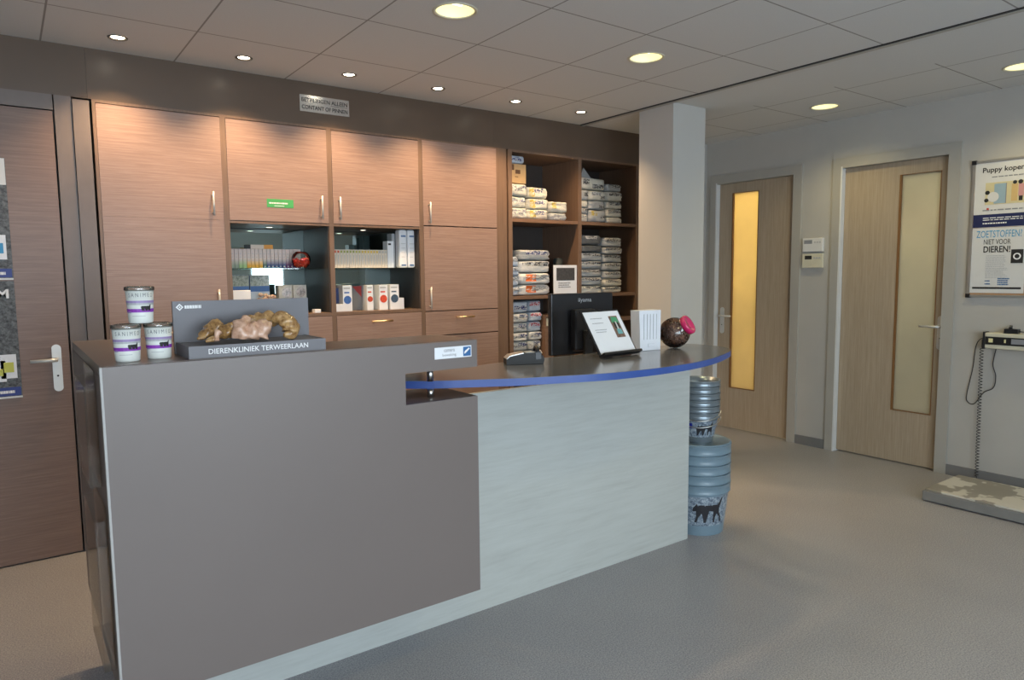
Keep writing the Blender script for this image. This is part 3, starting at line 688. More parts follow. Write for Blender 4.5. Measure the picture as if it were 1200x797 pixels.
o = obj('dog_treats', kb, chew_mat('kibble', (.06, .022, .014), (.36, .15, .10), .7)); tag(o, 'dark brown treats filling the glass jar', 'treats'); o['kind'] = 'stuff'

# ------------------------------------------------------------------ buckets
def steel_print(name, dogpos):
    m, nt, b = nodes(name); f = noise_n(nt, mapped(nt), 60, 5, .8)
    nt.links.new(ramp(nt, f, [(.40, (.07, .10, .15)), (.52, (.25, .31, .37)), (.62, (.42, .48, .54))]), b.inputs['Base Color']); b.inputs['Roughness'].default_value = .35; return m
M_print = steel_print('snowy_print', 0); M_bplas = flat('grey_blue_plastic', (.17, .25, .31), .28, var=.05); M_dkbl = flat('navy_patch', (.01, .02, .30), .4)
M_dog = flat('dog_silhouette', (.015, .015, .02), .6)
BC = Vector((2.05, -1.75, 0))
def bucket(cx, cy, z, r0, r1, h, rimh, label, group, full, dog=True, mat=M_bplas, n=40, handle=False, floor_t=.004):
    t = thing('storage_bucket', label, 'bucket', (cx, cy, z), group)
    R = lambda w: r0 + (r1 - r0) * w / h
    th = .003
    prof = [(.001, z), (r0 - .001, z), (r0, z), (r0, z + .001), (R(h - rimh), z + h - rimh - .001), (R(h - rimh), z + h - rimh), (r1 + .003, z + h - rimh), (r1 + .005, z + h - rimh + .001), (r1 + .005, z + h - rimh + .005), (r1 + .003, z + h - rimh + .007), (r1 + .004, z + h - .006), (r1 + .006, z + h - .004), (r1 + .006, z + h - .001), (r1 + .004, z + h), (r1 - .002, z + h), (R(h - rimh) - th, z + h - rimh), (r0 - th, z + floor_t), (.001, z + floor_t)]
    obj('body', MB().lathe(prof, (cx, cy, 0), n), mat, t)
    vd = math.atan2(-4.26 - cy, -1.085 - cx)
    if full:
        pm = MB(); w0, w1 = h * .20, h - rimh - .012
        N = 28; amax = 1.75
        for i in range(N):
            a, b = vd - amax + 2 * amax * i / N, vd - amax + 2 * amax * (i + 1) / N
            pm._f([pm.bm.verts.new((cx + (R(w) + .0008) * math.cos(q), cy + (R(w) + .0008) * math.sin(q), z + w)) for q, w in ((a, w0), (b, w0), (b, w1), (a, w1))], True)
        obj('printed_sleeve', pm, M_print, t)
        sc = (w1 - w0) / .17
        sh = [(a * .17, b * .20) for a, b in DOG]
        dm = MB(); wc = (w0 + w1) / 2
        # triangulated patch following the wall
        vs = []
        for (a, b) in sh:
            w = wc + b * sc; q = vd + .35 + (a * sc) / R(w); vs.append(dm.bm.verts.new((cx + (R(w) + .002) * math.cos(q), cy + (R(w) + .002) * math.sin(q), z + w)))
        f = dm._f(vs); bmesh.ops.triangulate(dm.bm, faces=[f])
        obj('dog_print', dm, M_dog, t)
        pb = MB(); w = w1 - .012
        for i in range(4):
            q0, q1 = vd - .62 + i * .07, vd - .62 + (i + 1) * .07
            pb._f([pb.bm.verts.new((cx + (R(ww) + .002) * math.cos(q), cy + (R(ww) + .002) * math.sin(q), z + ww)) for q, ww in ((q0, w - .03), (q1, w - .03), (q1, w), (q0, w))])
        obj('navy_patch', pb, M_dkbl, t)
    if handle:
        rr = r1 + .008; zz = z + h - .03
        hm = MB().tube([(cx + rr * math.cos(vd + 1.45 * math.sin(u)), cy + rr * math.sin(vd + 1.45 * math.sin(u)), zz - .045 * math.cos(u) ** 2 * handle) for u in [PI * k / 24 - PI / 2 for k in range(25)]], .0028, 8)
        obj('wire_handle', hm, M_chrome, t)
    return t
ords = ['lowest', 'second from the bottom', 'third from the bottom', 'fourth from the bottom', 'top']
for k in range(5):
    bucket(BC.x, BC.y, .0 + .055 * k, .140, .172, .288, .05, ('large grey bucket with black dog print, lowest of the big nested stack' if k == 0 else 'rim of a large grey bucket, %s of the big nested stack' % ords[k]), 'large nested buckets', k == 0, mat=M_bplas)
tb_ = [o for o in bpy.data.objects if o.name.startswith('storage_bucket')][-1]
obj('lid', MB().lathe([(.170, .5085), (.176, .509), (.176, .515), (.160, .516), (.155, .511), (.001, .511)], (BC.x, BC.y, 0), 40), M_bplas, tb_)
Z2 = .205
for k in range(6):
    o6 = ['lowest', 'second from the bottom', 'third from the bottom', 'fourth from the bottom', 'fifth from the bottom', 'topmost']
    bucket(BC.x - .005, BC.y, Z2 + .305 + .036 * k, .078, .112, .170, .032, ('small shiny bucket with a dog print, lowest of the small stack on the big buckets' if k == 0 else 'rim of a small shiny bucket, %s of the small stack' % o6[k]), 'small nested buckets', k == 0, mat=flat('galvanised_%d' % k, (.24, .29, .33), .22, .55), handle=(1 if k in (0, 1) else 0), n=40)

# ------------------------------------------------------------------ pet food bags
def rbox(mb, c, hx, hy, hz, n=9, p=4.2, seed=0, amp=.04, keep=None, off=1.0):
    rnd = noise; cx, cy, cz = c
    def mp(x, y, z):
        d = (abs(x) ** p + abs(y) ** p + abs(z) ** p) ** (1 / p)
        v = Vector((x / d, y / d, z / d))
        k = 1 + amp * noise.noise(Vector((v.x * 2 + seed, v.y * 2, v.z * 2))) + amp * .5 * noise.noise(Vector((v.x * 7 + seed, v.y * 7, v.z * 5)))
        v = Vector((v.x * hx, v.y * hy, v.z * hz)) * k * off
        return v + Vector(c)
    def face(f, u0=-1, u1=1, v0=-1, v1=1, m=n):
        g = [[mb.bm.verts.new(mp(*f(u0 + (u1 - u0) * i / m, v0 + (v1 - v0) * j / m))) for j in range(m + 1)] for i in range(m + 1)]
        for i in range(m):
            for j in range(m): mb._f([g[i][j], g[i + 1][j], g[i + 1][j + 1], g[i][j + 1]], True)
    if keep: face(lambda u, v: (u, -1, v), *keep)
    else:
        for f in (lambda u, v: (u, -1, v), lambda u, v: (-u, 1, v), lambda u, v: (-1, -u, v), lambda u, v: (1, u, v), lambda u, v: (u, v, 1), lambda u, v: (u, -v, -1)): face(f)
        bmesh.ops.remove_doubles(mb.bm, verts=mb.bm.verts[:], dist=1e-5)
def print_mat(name, ink, paper, sc=70, cut=.5):
    m, nt, b = nodes(name); v = mapped(nt, (1, 1, 2.2)); f = noise_n(nt, v, sc, 2, .5)
    nt.links.new(ramp(nt, f, [(cut - .02, ink), (cut + .03, paper)]), b.inputs['Base Color']); b.inputs['Roughness'].default_value = .45; return m
def bag_mat(name, col):
    m, nt, b = nodes(name); f = noise_n(nt, mapped(nt), 22, 4, .6)
    nt.links.new(ramp(nt, f, [(.3, tuple(c * .86 for c in col)), (.7, col)]), b.inputs['Base Color']); b.inputs['Roughness'].default_value = .38; g = noise_n(nt, mapped(nt, (1, 1, 2.5)), 14, 5, .7); bump(nt, b, g, .8, .012); return m
BW = bag_mat('bag_cream_white', (.66, .65, .58)); BG = bag_mat('bag_silver_grey', (.40, .42, .43)); BB = bag_mat('bag_pale_blue', (.50, .58, .70)); BD = bag_mat('bag_dark_grey', (.10, .11, .12)); BO = bag_mat('bag_white', (.68, .69, .68)); BGG = bag_mat('bag_grey_green', (.44, .46, .44))
PK = print_mat('print_black', (.03, .03, .04), (.45, .45, .42)); PB = print_mat('print_navy', (.02, .03, .16), (.6, .6, .6)); PO = print_mat('print_orange', (.75, .16, .03), (.70, .35, .22), 40, .62); PR = print_mat('print_red', (.40, .03, .07), (.6, .55, .6)); PY = print_mat('print_gold', (.45, .34, .06), (.55, .5, .3), 40); PG = print_mat('print_grey', (.22, .23, .24), (.55, .56, .56), 60)
nb = [0]
def bag(x0, x1, z0, z1, mat, prints, label, group, yf=.03, dep=.36, h=0):
    nb[0] += 1; rnd = random.Random(nb[0]); yf = yf + rnd.uniform(-.006, .012)
    c = ((x0 + x1) / 2, yf + dep / 2, (z0 + z1) / 2); hx, hy, hz = (x1 - x0) / 2 * .965, dep / 2, (z1 - z0) / 2 * .955
    t = thing('pet_food_bag', label, 'pet food bag', (c[0], c[1], z0), group)
    m = MB(); rbox(m, c, hx, hy, hz, seed=nb[0] * 3.7, p=9.0, amp=.055); obj('bag_body', m, mat, t)
    for (u0, u1, v0, v1, pm) in prints:
        g = .14; u0, u1, v0, v1 = max(-.86, u0 - g), min(.86, u1 + g), max(-.8, v0 - g), min(.8, v1 + g)
        m = MB(); rbox(m, c, hx, hy, hz, seed=nb[0] * 3.7, p=9.0, amp=.055, keep=(u0, u1, v0, v1, 6), off=1.006); obj('printed_label', m, pm, t)
    t.rotation_euler = (0, 0, rnd.uniform(-.022, .022) if x1 - x0 > .22 else 0)
    return t
ORD = ['topmost', 'second from top', 'third from top', 'fourth from top', 'fifth from top', 'sixth from top', 'seventh from top']
def stack(x0, x1, zs, specs, where, group, desc='bag', yf=.03, dep=.36):
    n = len(zs) - 1
    for k in range(n):
        mat, pr, col = specs[min(k, len(specs) - 1)]
        o = ORD[n - 1 - k]
        jx = random.uniform(-.0025, .0045)
        bag(x0 + jx, x1 + jx, zs[k], zs[k + 1], mat, pr, '%s %s, %s, %s' % (col, desc, o, where), group, yf, dep)
pw = [(-.1, .75, .1, .55, PB), (-.8, .1, -.35, -.1, PG)]
wS = (BW, [(-.75, .3, -.1, .5, PG), (.3, .8, .2, .6, PB)], 'white')
stack(2.042, 2.203, [1.8735, 1.958, 2.044, 2.139], [wS], 'left stack, top left shelf', 'bags on the top left shelf')
yS = (BW, [(-.78, -.45, -.9, .9, PY), (-.3, .35, .1, .65, PB)], 'cream yellow-striped')
stack(2.208, 2.418, [1.8735, 1.953, 2.036, 2.124], [yS], 'middle stack, top left shelf', 'bags on the top left shelf')
stack(2.424, 2.607, [1.8735, 1.935, 2.025], [(BG, [(-.4, .1, -.7, .4, PG)], 'grey'), (BW, [(-.78, -.5, -.2, .9, PY)], 'cream gold-striped')], 'right stack, top left shelf', 'bags on the top left shelf')
t = thing('cardboard_box', 'small tan cardboard box on the left bag stack, top left shelf', 'box', (2.12, .15, 2.14))
m = flat('tan_card', (.50, .33, .16), .7)
obj('carton', B(2.045, 2.195, .04, .30, 2.1405, 2.283, bev=.002), m, t); tx = MB(); tx.box(2.052, 2.082, .0385, .0395, 2.235, 2.278); tx.box(2.095, 2.14, .0385, .0395, 2.21, 2.24); tx.box(2.09, 2.12, .0385, .0395, 2.185, 2.19); obj('printed_mark', tx, flat('brown_print', (.12, .06, .03), .7), t)
bag(2.042, 2.18, 2.284, 2.345, BB, [(-.7, .4, -.3, .4, PB)], 'small blue and white bag lying on the cardboard box', 'bags on the top left shelf', dep=.2)
sk = (BGG, [(-.5, .8, .0, .55, PG)], 'grey'); sk2 = (BW, [(-.7, .75, .15, .6, PK)], 'cream')
stack(2.736, 2.835, [1.8735, 1.938, 1.990, 2.045, 2.135], [(BW, [(-.6, .4, 0, .5, PG)], 'cream'), (BG, [(-.2, .7, 0, .5, PK)], 'grey'), (BW, [], 'plain cream'), (BG, [(0, .7, -.1, .4, PK)], 'grey')], 'left stack, top right shelf', 'bags on the top right shelf')
stack(2.840, 3.035, [1.8735, 1.978, 2.055, 2.135], [(BG, [(-.8, -.3, .2, .8, PY), (.4, .8, -.3, 0, PK)], 'grey'), (BG, [(.3, .8, -.5, -.1, PK)], 'grey'), (BW, [(-.6, .2, .1, .5, PG), (.4, .8, -.6, -.2, PK)], 'cream')], 'middle stack, top right shelf', 'bags on the top right shelf')
bag(2.745, 3.035, 2.138, 2.235, BW, [(-.8, -.5, -.1, .6, PK), (.0, .85, -.65, -.2, PK)], 'wide cream bag lying across the two left stacks, top right shelf', 'bags on the top right shelf')
stack(3.040, 3.225, [1.8735, 1.925, 1.994, 2.057, 2.138, 2.203], [(BW, [], 'plain cream'), (BW, [(-.7, .6, .2, .7, PK)], 'cream'), (BW, [(-.7, .7, .1, .6, PK)], 'cream'), (BW, [(-.7, .6, .2, .75, PK)], 'cream'), (BG, [(-.6, .6, .1, .6, PK)], 'grey')], 'right stack, top right shelf', 'bags on the top right shelf')
cr = MB()
pts = [(2.80, .10, 2.236), (2.90, .08, 2.238), (2.93, .18, 2.238), (2.82, .2, 2.237)]; ap = Vector((2.855, .12, 2.325)); ap2 = Vector((2.885, .14, 2.28))
V = [Vector(p) for p in pts]
cr.poly([V[0], V[1], ap2, ap], (0, .002, 0)); cr.poly([V[1], V[2], ap2], (.0, .002, .001)); cr.poly([V[3], V[0], ap], (.002, 0, 0)); cr.poly([V[2], V[3], ap, ap2], (0, .002, 0))
tag(obj('crumpled_wrapper', cr, bag_mat('wrapper_grey', (.35, .37, .38))), 'crumpled grey plastic wrapper peaking above the top right shelf stack', 'wrapper')
stack(2.040, 2.118, [1.2875, 1.363, 1.441, 1.511, 1.59], [(BB, [(-.5, .6, .1, .6, PG)], 'pale blue')], 'narrow left stack, middle left shelf', 'bags on the middle left shelf')
oS = (BO, [(-.5, -.12, -.35, .65, PO), (-.1, .8, .0, .55, PG)], 'white orange-marked')
stack(2.122, 2.435, [1.2875, 1.374, 1.463, 1.560, 1.643], [oS, oS, (BO, [(-.7, .7, .25, .65, PK)], 'white'), (BG, [(-.5, .7, .2, .8, PB)], 'silver')], 'wide stack, middle left shelf', 'bags on the middle left shelf')
gS = (BG, [(-.8, .75, .25, .7, PK)], 'grey'); lS = (BW, [(-.8, .7, .25, .7, PK)], 'cream')
stack(2.750, 2.995, [1.2875, 1.355, 1.424, 1.491, 1.557, 1.628, 1.685, 1.775], [lS, gS, gS, gS, gS, gS, (BD, [], 'dark grey')][:1] + [gS] * 4 + [(BD, [], 'charcoal'), (BD, [(-.4, .4, .3, .8, PG)], 'charcoal')], 'left stack, middle right shelf', 'bags on the middle right shelf')
stack(3.005, 3.230, [1.2875, 1.343, 1.404, 1.474, 1.543, 1.613, 1.675, 1.757], [lS, lS, gS, gS, gS, gS, gS], 'right stack, middle right shelf', 'bags on the middle right shelf')
bS = (BB, [(-.6, .6, -.3, .1, PB)], 'blue and white'); nS = (BO, [(-.1, .7, .15, .6, PB), (-.8, .4, -.2, .1, PG)], 'white'); rS = (BB, [(-.8, .5, .2, .75, PR)], 'white red-marked')
stack(2.042, 2.205, [.7755, .86, .935, 1.005, 1.080, 1.155, 1.245], [nS, nS, nS, nS, nS, bS], 'left stack, lowest left shelf', 'bags on the lowest left shelf')
stack(2.210, 2.343, [.7755, .86, .935, 1.005, 1.085, 1.160, 1.248], [nS, nS, nS, rS, rS, rS], 'right stack, lowest left shelf', 'bags on the lowest left shelf')
# framed notice on the shelf
t = thing('framed_notice', 'white framed notice with a black heading leaning on the middle left shelf', 'framed notice', (2.56, .03, 1.2875))
obj('frame', B(2.438, 2.700, .020, .032, 1.288, 1.522, bev=.002) if False else MB().box(2.446, 2.686, .012, .024, 1.288, 1.522, bev=.002), M_paper, t)
obj('dark_heading', B(2.470, 2.660, .0105, .0115, 1.400, 1.500), flat('heading_dark', (.06, .06, .065), .6, var=.3, scale=60), t)
tx = MB(); bars(tx, (2.49, .0115, 1.375), (1, 0, 0), (0, 0, 1), .14, 3, .016, .008, 9); obj('small_print', tx, M_grey, t)
t = tag(obj('dark_tin', MB().lathe([(.036, 1.2875), (.038, 1.295), (.038, 1.565), (.034, 1.57), (.036, 1.578), (.03, 1.58), (.001, 1.58)], (2.60, .15, 0), 28), flat('dark_tin', (.05, .06, .06), .3, .4)), 'dark round tin behind the framed notice', 'tin')

# ------------------------------------------------------------------ niche contents
def grad(name, c, top=(.60, .52, .50)):
    m, nt, b = nodes(name); tc = nt.nodes.new('ShaderNodeTexCoord'); sp = nt.nodes.new('ShaderNodeSeparateXYZ'); nt.links.new(tc.outputs['Generated'], sp.inputs[0])
    nt.links.new(ramp(nt, sp.outputs[2], [(.14, c), (.50, top)]), b.inputs['Base Color']); b.inputs['Roughness'].default_value = .5; return m
cols = [('grey green', (.25, .32, .25))] * 2 + [('pale green', (.30, .48, .22))] * 2 + [('orange yellow', (.75, .40, .03))] * 4 + [('dark green', (.03, .13, .10))] + [('dark blue', (.02, .06, .20))] * 5 + [('deep purple', (.10, .015, .14))] * 4
gm = {}
x = .030; n = len(cols); pitch = .430 / n; zsx = 1.5065
cnt = {}
for k, (cn, c) in enumerate(cols):
    if cn not in gm: gm[cn] = grad('box_' + cn.replace(' ', '_'), c)
    cnt[cn] = cnt.get(cn, 0) + 1
    nth = 'first' if k == 0 else ''
    pos = ['first', 'second', 'third', 'fourth', 'fifth'][cnt[cn] - 1]
    xa = x + k * pitch
    t = thing('medicine_box', 'slim medicine box fading to %s, %s of that colour from the left' % (cn, pos), 'box', (xa, .1, zsx), 'slim boxes in the left niche')
    obj('carton', B(xa + .0008, xa + pitch - .0012, .135, .24, zsx, zsx + .118, bev=.0008), gm[cn], t)
    m = MB()
    for j in range(3): m.box(xa + .007, xa + pitch - .008, .1335, .1345, zsx + .085 - .02 * j, zsx + .090 - .02 * j)
    if k > 7: m.box(xa + .007, xa + pitch - .007, .1335, .1345, zsx + .006, zsx + .015)
    obj('small_print', m, M_whitei if False else M_lgrey, t)
ob = thing('flat_box', 'orange and white carton lying on top of the slim medicine boxes', 'box', (.19, .14, 1.626))
obj('carton', B(.135, .290, .15, .22, 1.6255, 1.651, bev=.001), flat('orange_white', (.72, .60, .50), .5), ob); obj('orange_end', B(.235, .2905, .1495, .2205, 1.6256, 1.6512), flat('orange_card', (.75, .33, .05), .5), ob); obj('dark_end', B(.1345, .155, .1495, .2205, 1.6256, 1.6512), M_ink, ob)
bc = Vector((.436, .067, 1.5065 + .052)); br = .058
t = thing('glass_fishbowl', 'round clear bowl with red contents at the right end of the left niche', 'bowl', (bc.x, bc.y, 1.5065))
obj('glass_bowl', MB().lathe([(.03, -br * .88)] + [(br * math.cos(a), br * math.sin(a)) for a in [math.radians(d) for d in range(-60, 66, 10)]], bc, 32, cap=False), M_glass, t)
rc = MB(); rnd = random.Random(5)
for k in range(90):
    a = rnd.uniform(0, 2 * PI); rr = rnd.uniform(.02, .047); z = rnd.uniform(-.040, .008); rr = min(rr, math.sqrt(max(0, (br - .008) ** 2 - z * z)))
    rc.ell(bc + Vector((rr * math.cos(a), rr * math.sin(a), z)), (.008, .008, .006), 8, 5)
o = obj('red_sweets', rc, flat('red_glossy', (.72, .05, .03), .3)); tag(o, 'shiny red sweets inside the clear round bowl', 'sweets'); o['kind'] = 'stuff'
# lower left niche
zl = 1.2225
def big_box(name, label, x0, x1, y0, y1, z0, z1, base, band, top, group=None):
    t = thing(name, label, 'box', ((x0 + x1) / 2, y0, z0), group)
    obj('carton', B(x0, x1, y0, y1, z0, z1, bev=.001), base, t)
    h = z1 - z0
    obj('name_band', B(x0 + .0005, x1 - .0005, y0 - .001, y0 - .0002, z0 + h * .58, z0 + h * .72), band, t)
    obj('top_picture', B(x0 + .0005, x1 - .0005, y0 - .001, y0 - .0002, z0 + h * .72, z1 - .001), top, t)
    return t
M_pic = chew_mat('landscape_print', (.05, .08, .06), (.30, .34, .30), .5); M_ltb = flat('pale_blue_card', (.34, .42, .56), .5); M_bnd = flat('blue_band', (.03, .10, .30), .5)
big_box('treat_carton', 'pale blue carton with dark picture top, left of the pair in the lower left niche', .012, .128, .12, .20, zl, 1.466, M_ltb, M_bnd, M_pic, 'pale blue cartons')
big_box('treat_carton', 'pale blue carton with dark picture top, right of the pair in the lower left niche', .134, .250, .12, .20, zl, 1.466, M_ltb, M_bnd, M_pic, 'pale blue cartons')
tag(obj('white_packet', B(.006, .112, .035, .10, zl, 1.375, bev=.004), M_paper), 'white packet in front of the left pale blue carton', 'packet')
tag(obj('small_white_box', B(.50, .54, .03, .08, zl, 1.245, bev=.002), M_paper), 'tiny white box at the right end of the lower left niche', 'box')
hp = MB(); rnd = random.Random(8)
for k in range(16): hp.ell((.215 + rnd.uniform(-.045, .045), .08 + rnd.uniform(-.015, .015), 1.30 + rnd.uniform(0, .045)), (.016, .012, .012), 8, 6)
hp.box(.165, .265, .05, .11, zl, 1.30)
tag(obj('treat_pouch', hp, chew_mat('treat_heap', (.25, .10, .06), (.62, .48, .38), .4)), 'clear pouch of brown treats in the lower left niche', 'pouch')
for k, (x0, x1, w) in enumerate(((.300, .385, 'left'), (.390, .475, 'right'))):
    t = thing('photo_carton', 'grey carton with a round animal photograph, %s of the two in the left niche' % w, 'box', ((x0 + x1) / 2, .10, zl), 'grey photo cartons')
    obj('carton', B(x0, x1, .10, .17, zl, 1.400, bev=.001), flat('grey_card_%d' % k, (.42, .42, .41), .5, var=.2, scale=50), t)
    obj('round_picture', MB().lathe([(.030, 0), (.030, .001)], ((x0 + x1) / 2 + .006, .0995, 1.355), 24, axis=(0, -1, 0)), chew_mat('animal_photo_%d' % k, (.05, .04, .045), (.42, .36, .34), .5), t)
# right niche: row of small boxes
x = .640; cs = ['red'] * 3 + ['olive green'] * 5 + ['yellow green'] * 2 + ['yellow'] * 6 + ['grey'] * 3
cv = {'red': (.60, .10, .04), 'olive green': (.28, .33, .07), 'yellow green': (.42, .42, .08), 'yellow': (.72, .50, .05), 'grey': (.45, .45, .42)}
cm = {k: flat('tab_' + k.replace(' ', '_'), v, .5) for k, v in cv.items()}; M_box2 = flat('cream_card', (.70, .62, .52), .5, var=.06, scale=30)
pitch = .400 / len(cs); cnt = {}
for k, c in enumerate(cs):
    cnt[c] = cnt.get(c, 0) + 1; xa = x + k * pitch; pos = ['first', 'second', 'third', 'fourth', 'fifth', 'sixth'][cnt[c] - 1]
    t = thing('vaccine_box', 'narrow cream box with %s top mark, %s of that colour from the left' % (c, pos), 'box', (xa, .1, zsx), 'narrow cream boxes in the right niche')
    obj('carton', B(xa + .0006, xa + pitch - .001, .09, .20, zsx, zsx + .120, bev=.0006), M_box2, t)
    obj('colour_mark', B(xa + .004, xa + pitch - .005, .0885, .0897, zsx + .098, zsx + .113), cm[c], t)
    m = MB().box(xa + .008, xa + pitch - .009, .0887, .0897, zsx + .02, zsx + .085); obj('small_print', m, M_lgrey, t)
def carton(name, label, x0, x1, y0, y1, z0, z1, mat, extra, group=None):
    t = thing(name, label, 'box', ((x0 + x1) / 2, y0, z0), group); obj('carton', B(x0, x1, y0, y1, z0, z1, bev=.0015), mat, t)
    for nm, mb, mt in extra: obj(nm, mb, mt, t)
    return t
carton('tall_white_box', 'plain white box with a small black mark beside the row of cream boxes', 1.044, 1.090, .09, .16, zsx, 1.687, M_paper, [('printed_mark', B(1.050, 1.070, .0885, .0895, 1.66, 1.672), M_ink)])
for k, (x0, x1, y0, w) in enumerate(((1.118, 1.176, .055, 'left'), (1.181, 1.236, .055, 'right'))):
    t = thing('white_canister', 'tall rounded white canister with blue name, %s one of the pair in the right niche' % w, 'canister', ((x0 + x1) / 2, y0, zsx), 'tall white canisters')
    obj('body', B(x0, x1, y0, y0 + .07, zsx, 1.765, bev=.012), M_paper, t)
    tx = MB(); bars(tx, (x0 + .012, y0 - .0002, 1.715), (1, 0, 0), (0, 0, 1), .035, 1, .01, .012, 2); tx.box(x0 + .012, x1 - .012, y0 - .001, y0 - .0002, zsx + .012, zsx + .022); obj('blue_name', tx, M_inkb, t)
    tx = MB(); bars(tx, (x0 + .012, y0 - .0002, 1.668), (1, 0, 0), (0, 0, 1), .035, 4, .03, .003, 2); obj('small_print', tx, M_lgrey, t)
carton('grey_carton', 'grey carton standing behind the left white canister', 1.092, 1.116, .12, .19, zsx, 1.74, flat('cool_grey_card', (.38, .40, .42), .5), [])
specs = [(.668, .705, .13, 'navy', 1.375, 'dark navy carton partly hidden at the left of the right niche'), (.702, .765, .06, 'blue', 1.392, 'white box with blue circle at the left of the lower right niche'), (.772, .800, .14, 'blue', 1.392, 'white and blue box edge behind the first blue circle box'),
         (.880, .925, .08, 'red', 1.391, 'white box with red circle, left one of two'), (.960, 1.022, .06, 'red', 1.391, 'white box with red circle, right one of two'), (1.038, 1.104, .055, 'dark blue', 1.393, 'white box with dark blue circle at the right of the niche')]
ci = {'blue': (.05, .14, .42), 'red': (.60, .07, .03), 'dark blue': (.05, .09, .15), 'navy': (.02, .04, .15)}
for k, (x0, x1, y0, c, z1, lb) in enumerate(specs):
    mt = flat('circle_%d' % k, ci[c], .5, var=.3, scale=70); w = x1 - x0
    ex = []
    if c != 'navy':
        ex = [('circle_print', MB().lathe([(min(w * .42, .028), 0), (min(w * .42, .028), .001)], ((x0 + x1) / 2, y0 - .0002, zl + .075), 24, axis=(0, -1, 0)), mt), ('name_strip', B(x0 + w * .15, x1 - w * .3, y0 - .0012, y0 - .0002, zl + .118, zl + .127), mt), ('small_print', B(x0 + w * .1, x1 - w * .2, y0 - .0012, y0 - .0002, zl + .147, zl + .155), M_lgrey)]
    carton('supplement_box', lb, x0, x1, y0, .2, zl, z1, mt if c == 'navy' else M_paper, ex, 'supplement boxes in the right niche')
carton('red_carton', 'grey carton with a dark red flap in the middle of the lower right niche', .806, .872, .15, .20, zl, 1.385, flat('grey_flap', (.16, .16, .17), .5), [('red_flap', MB().poly([(.806, .149, 1.384), (.872, .149, 1.384), (.872, .149, 1.31)], (0, .001, 0)), flat('dark_red', (.30, .02, .02), .5))])
carton('small_white_carton', 'small white carton beside the dark blue circle box', 1.108, 1.150, .07, .13, zl, 1.300, M_paper, [])
carton('low_white_carton', 'low white carton in front at the left of the lower right niche', .645, .700, .05, .11, zl, 1.27, M_paper, [])

# ------------------------------------------------------------------ posters on the brown door
M_photo = chew_mat('dark_photo', (.015, .017, .02), (.16, .17, .18), .6); M_photo.node_tree.nodes['Principled BSDF'].inputs['Coat Weight'].default_value = 0
for z0, z1, lb, upper in ((1.452, 2.045, 'dark photographic poster with a pale top, upper one on the brown door', True), (.862, 1.446, 'dark photographic poster with blue bar, lower one on the brown door', False)):
    t = thing('door_poster', lb, 'poster', (-1.25, 0, z0), 'posters on the brown door')
    obj('sheet', B(-1.46, -1.040, -.003, .001, z0, z1), M_photo, t)
    if upper: obj('pale_area', B(-1.46, -1.042, -.0045, -.0035, z1 - .13, z1 - .002), M_paper2, t)
    obj('blue_bar', B(-1.30, -1.045, -.0045, -.0035, z0 + .012, z0 + .055), flat('bar_blue', (.02, .04, .22), .5), t)
    obj('bottom_margin', B(-1.46, -1.040, -.0045, -.0035, z0, z0 + .009), M_paper2, t)
    tx = MB(); bars(tx, (-1.13, -.004, z0 + .025), (1, 0, 0), (0, 0, 1), .07, 1, .01, .014, 3)
    if not upper: obj('lettering', tx, M_whitei, t); tx = MB(); text(tx, 'M', (-1.115, -.004, z1 - .085), (1, 0, 0), (0, 0, 1), .05, .045, bold=.03)
    obj('lettering', tx, M_whitei, t)
    for (a, b, c, d) in (((-1.16, -1.10, .085, .19), (-1.12, -1.055, .10, .22)) if not upper else ((-1.13, -1.06, .10, .22),)):
        p = obj('product_picture', B(a, b, -.0055, -.0045, z0 + c, z0 + d), M_paper, t)
        obj('picture_mark', MB().box(a + .012, b - .012, -.0065, -.0056, z0 + c + .03, z0 + d - .04), M_cyan if upper else flat('yellow_mark', (.55, .55, .08), .5), p)

# ------------------------------------------------------------------ right wall fittings
XW = XR - .001
def thermostat(z0, z1, lb, mat, win):
    t = thing('wall_thermostat', lb, 'thermostat', (XW, -1.09, z0), 'thermostats between the oak doors')
    obj('housing', B(XW - .028, XW, -1.180, -1.005, z0, z1, bev=.004), mat, t)
    obj('display_window', B(XW - .0295, XW - .0282, win[0], win[1], z1 - .045, z1 - .015), M_ink if z0 < 1.55 else M_grey, t)
    b = MB()
    for k in range(3): b.box(XW - .030, XW - .0282, -1.165 + k * .022, -1.150 + k * .022, z1 - .040, z1 - .028)
    obj('buttons', b, M_lgrey, t)
    return t
thermostat(1.612, 1.722, 'white thermostat, upper one of the pair between the doors', M_paper2, (-1.09, -1.02))
thermostat(1.482, 1.596, 'cream thermostat, lower one of the pair between the doors', M_cream, (-1.09, -1.03))
t = thing('bulletin_board', 'aluminium framed notice board on the right wall', 'board', (XW, -2.55, 1.28))
by0, by1, bz0, bz1 = -2.88, -2.245, 1.285, 2.165
obj('backing', B(XW - .012, XW, by0, by1, bz0, bz1), flat('cork', (.40, .24, .13), .8), t)
m = MB(); e = .014
m.box(XW - .02, XW, by0 - e, by1 + e, bz0 - e, bz0).box(XW - .02, XW, by0 - e, by1 + e, bz1, bz1 + e).box(XW - .02, XW, by0 - e, by0, bz0, bz1).box(XW - .02, XW, by1, by1 + e, bz0, bz1); obj('frame', m, M_alum, t)
for y in (by0 - e / 2, by1 + e / 2):
    for z in (bz0 - e / 2, bz1 + e / 2): obj('corner_cap', B(XW - .024, XW, y - .014, y + .014, z - .014, z + .014, bev=.003), M_black, t)
XP = XW - .0135
def wtext(s, y, z, w, h, **k):      # y = left edge as seen
    tx = MB(); return text(tx, s, (XP - .0004, y, z), (0, -1, 0), (0, 0, 1), w, h, **k)
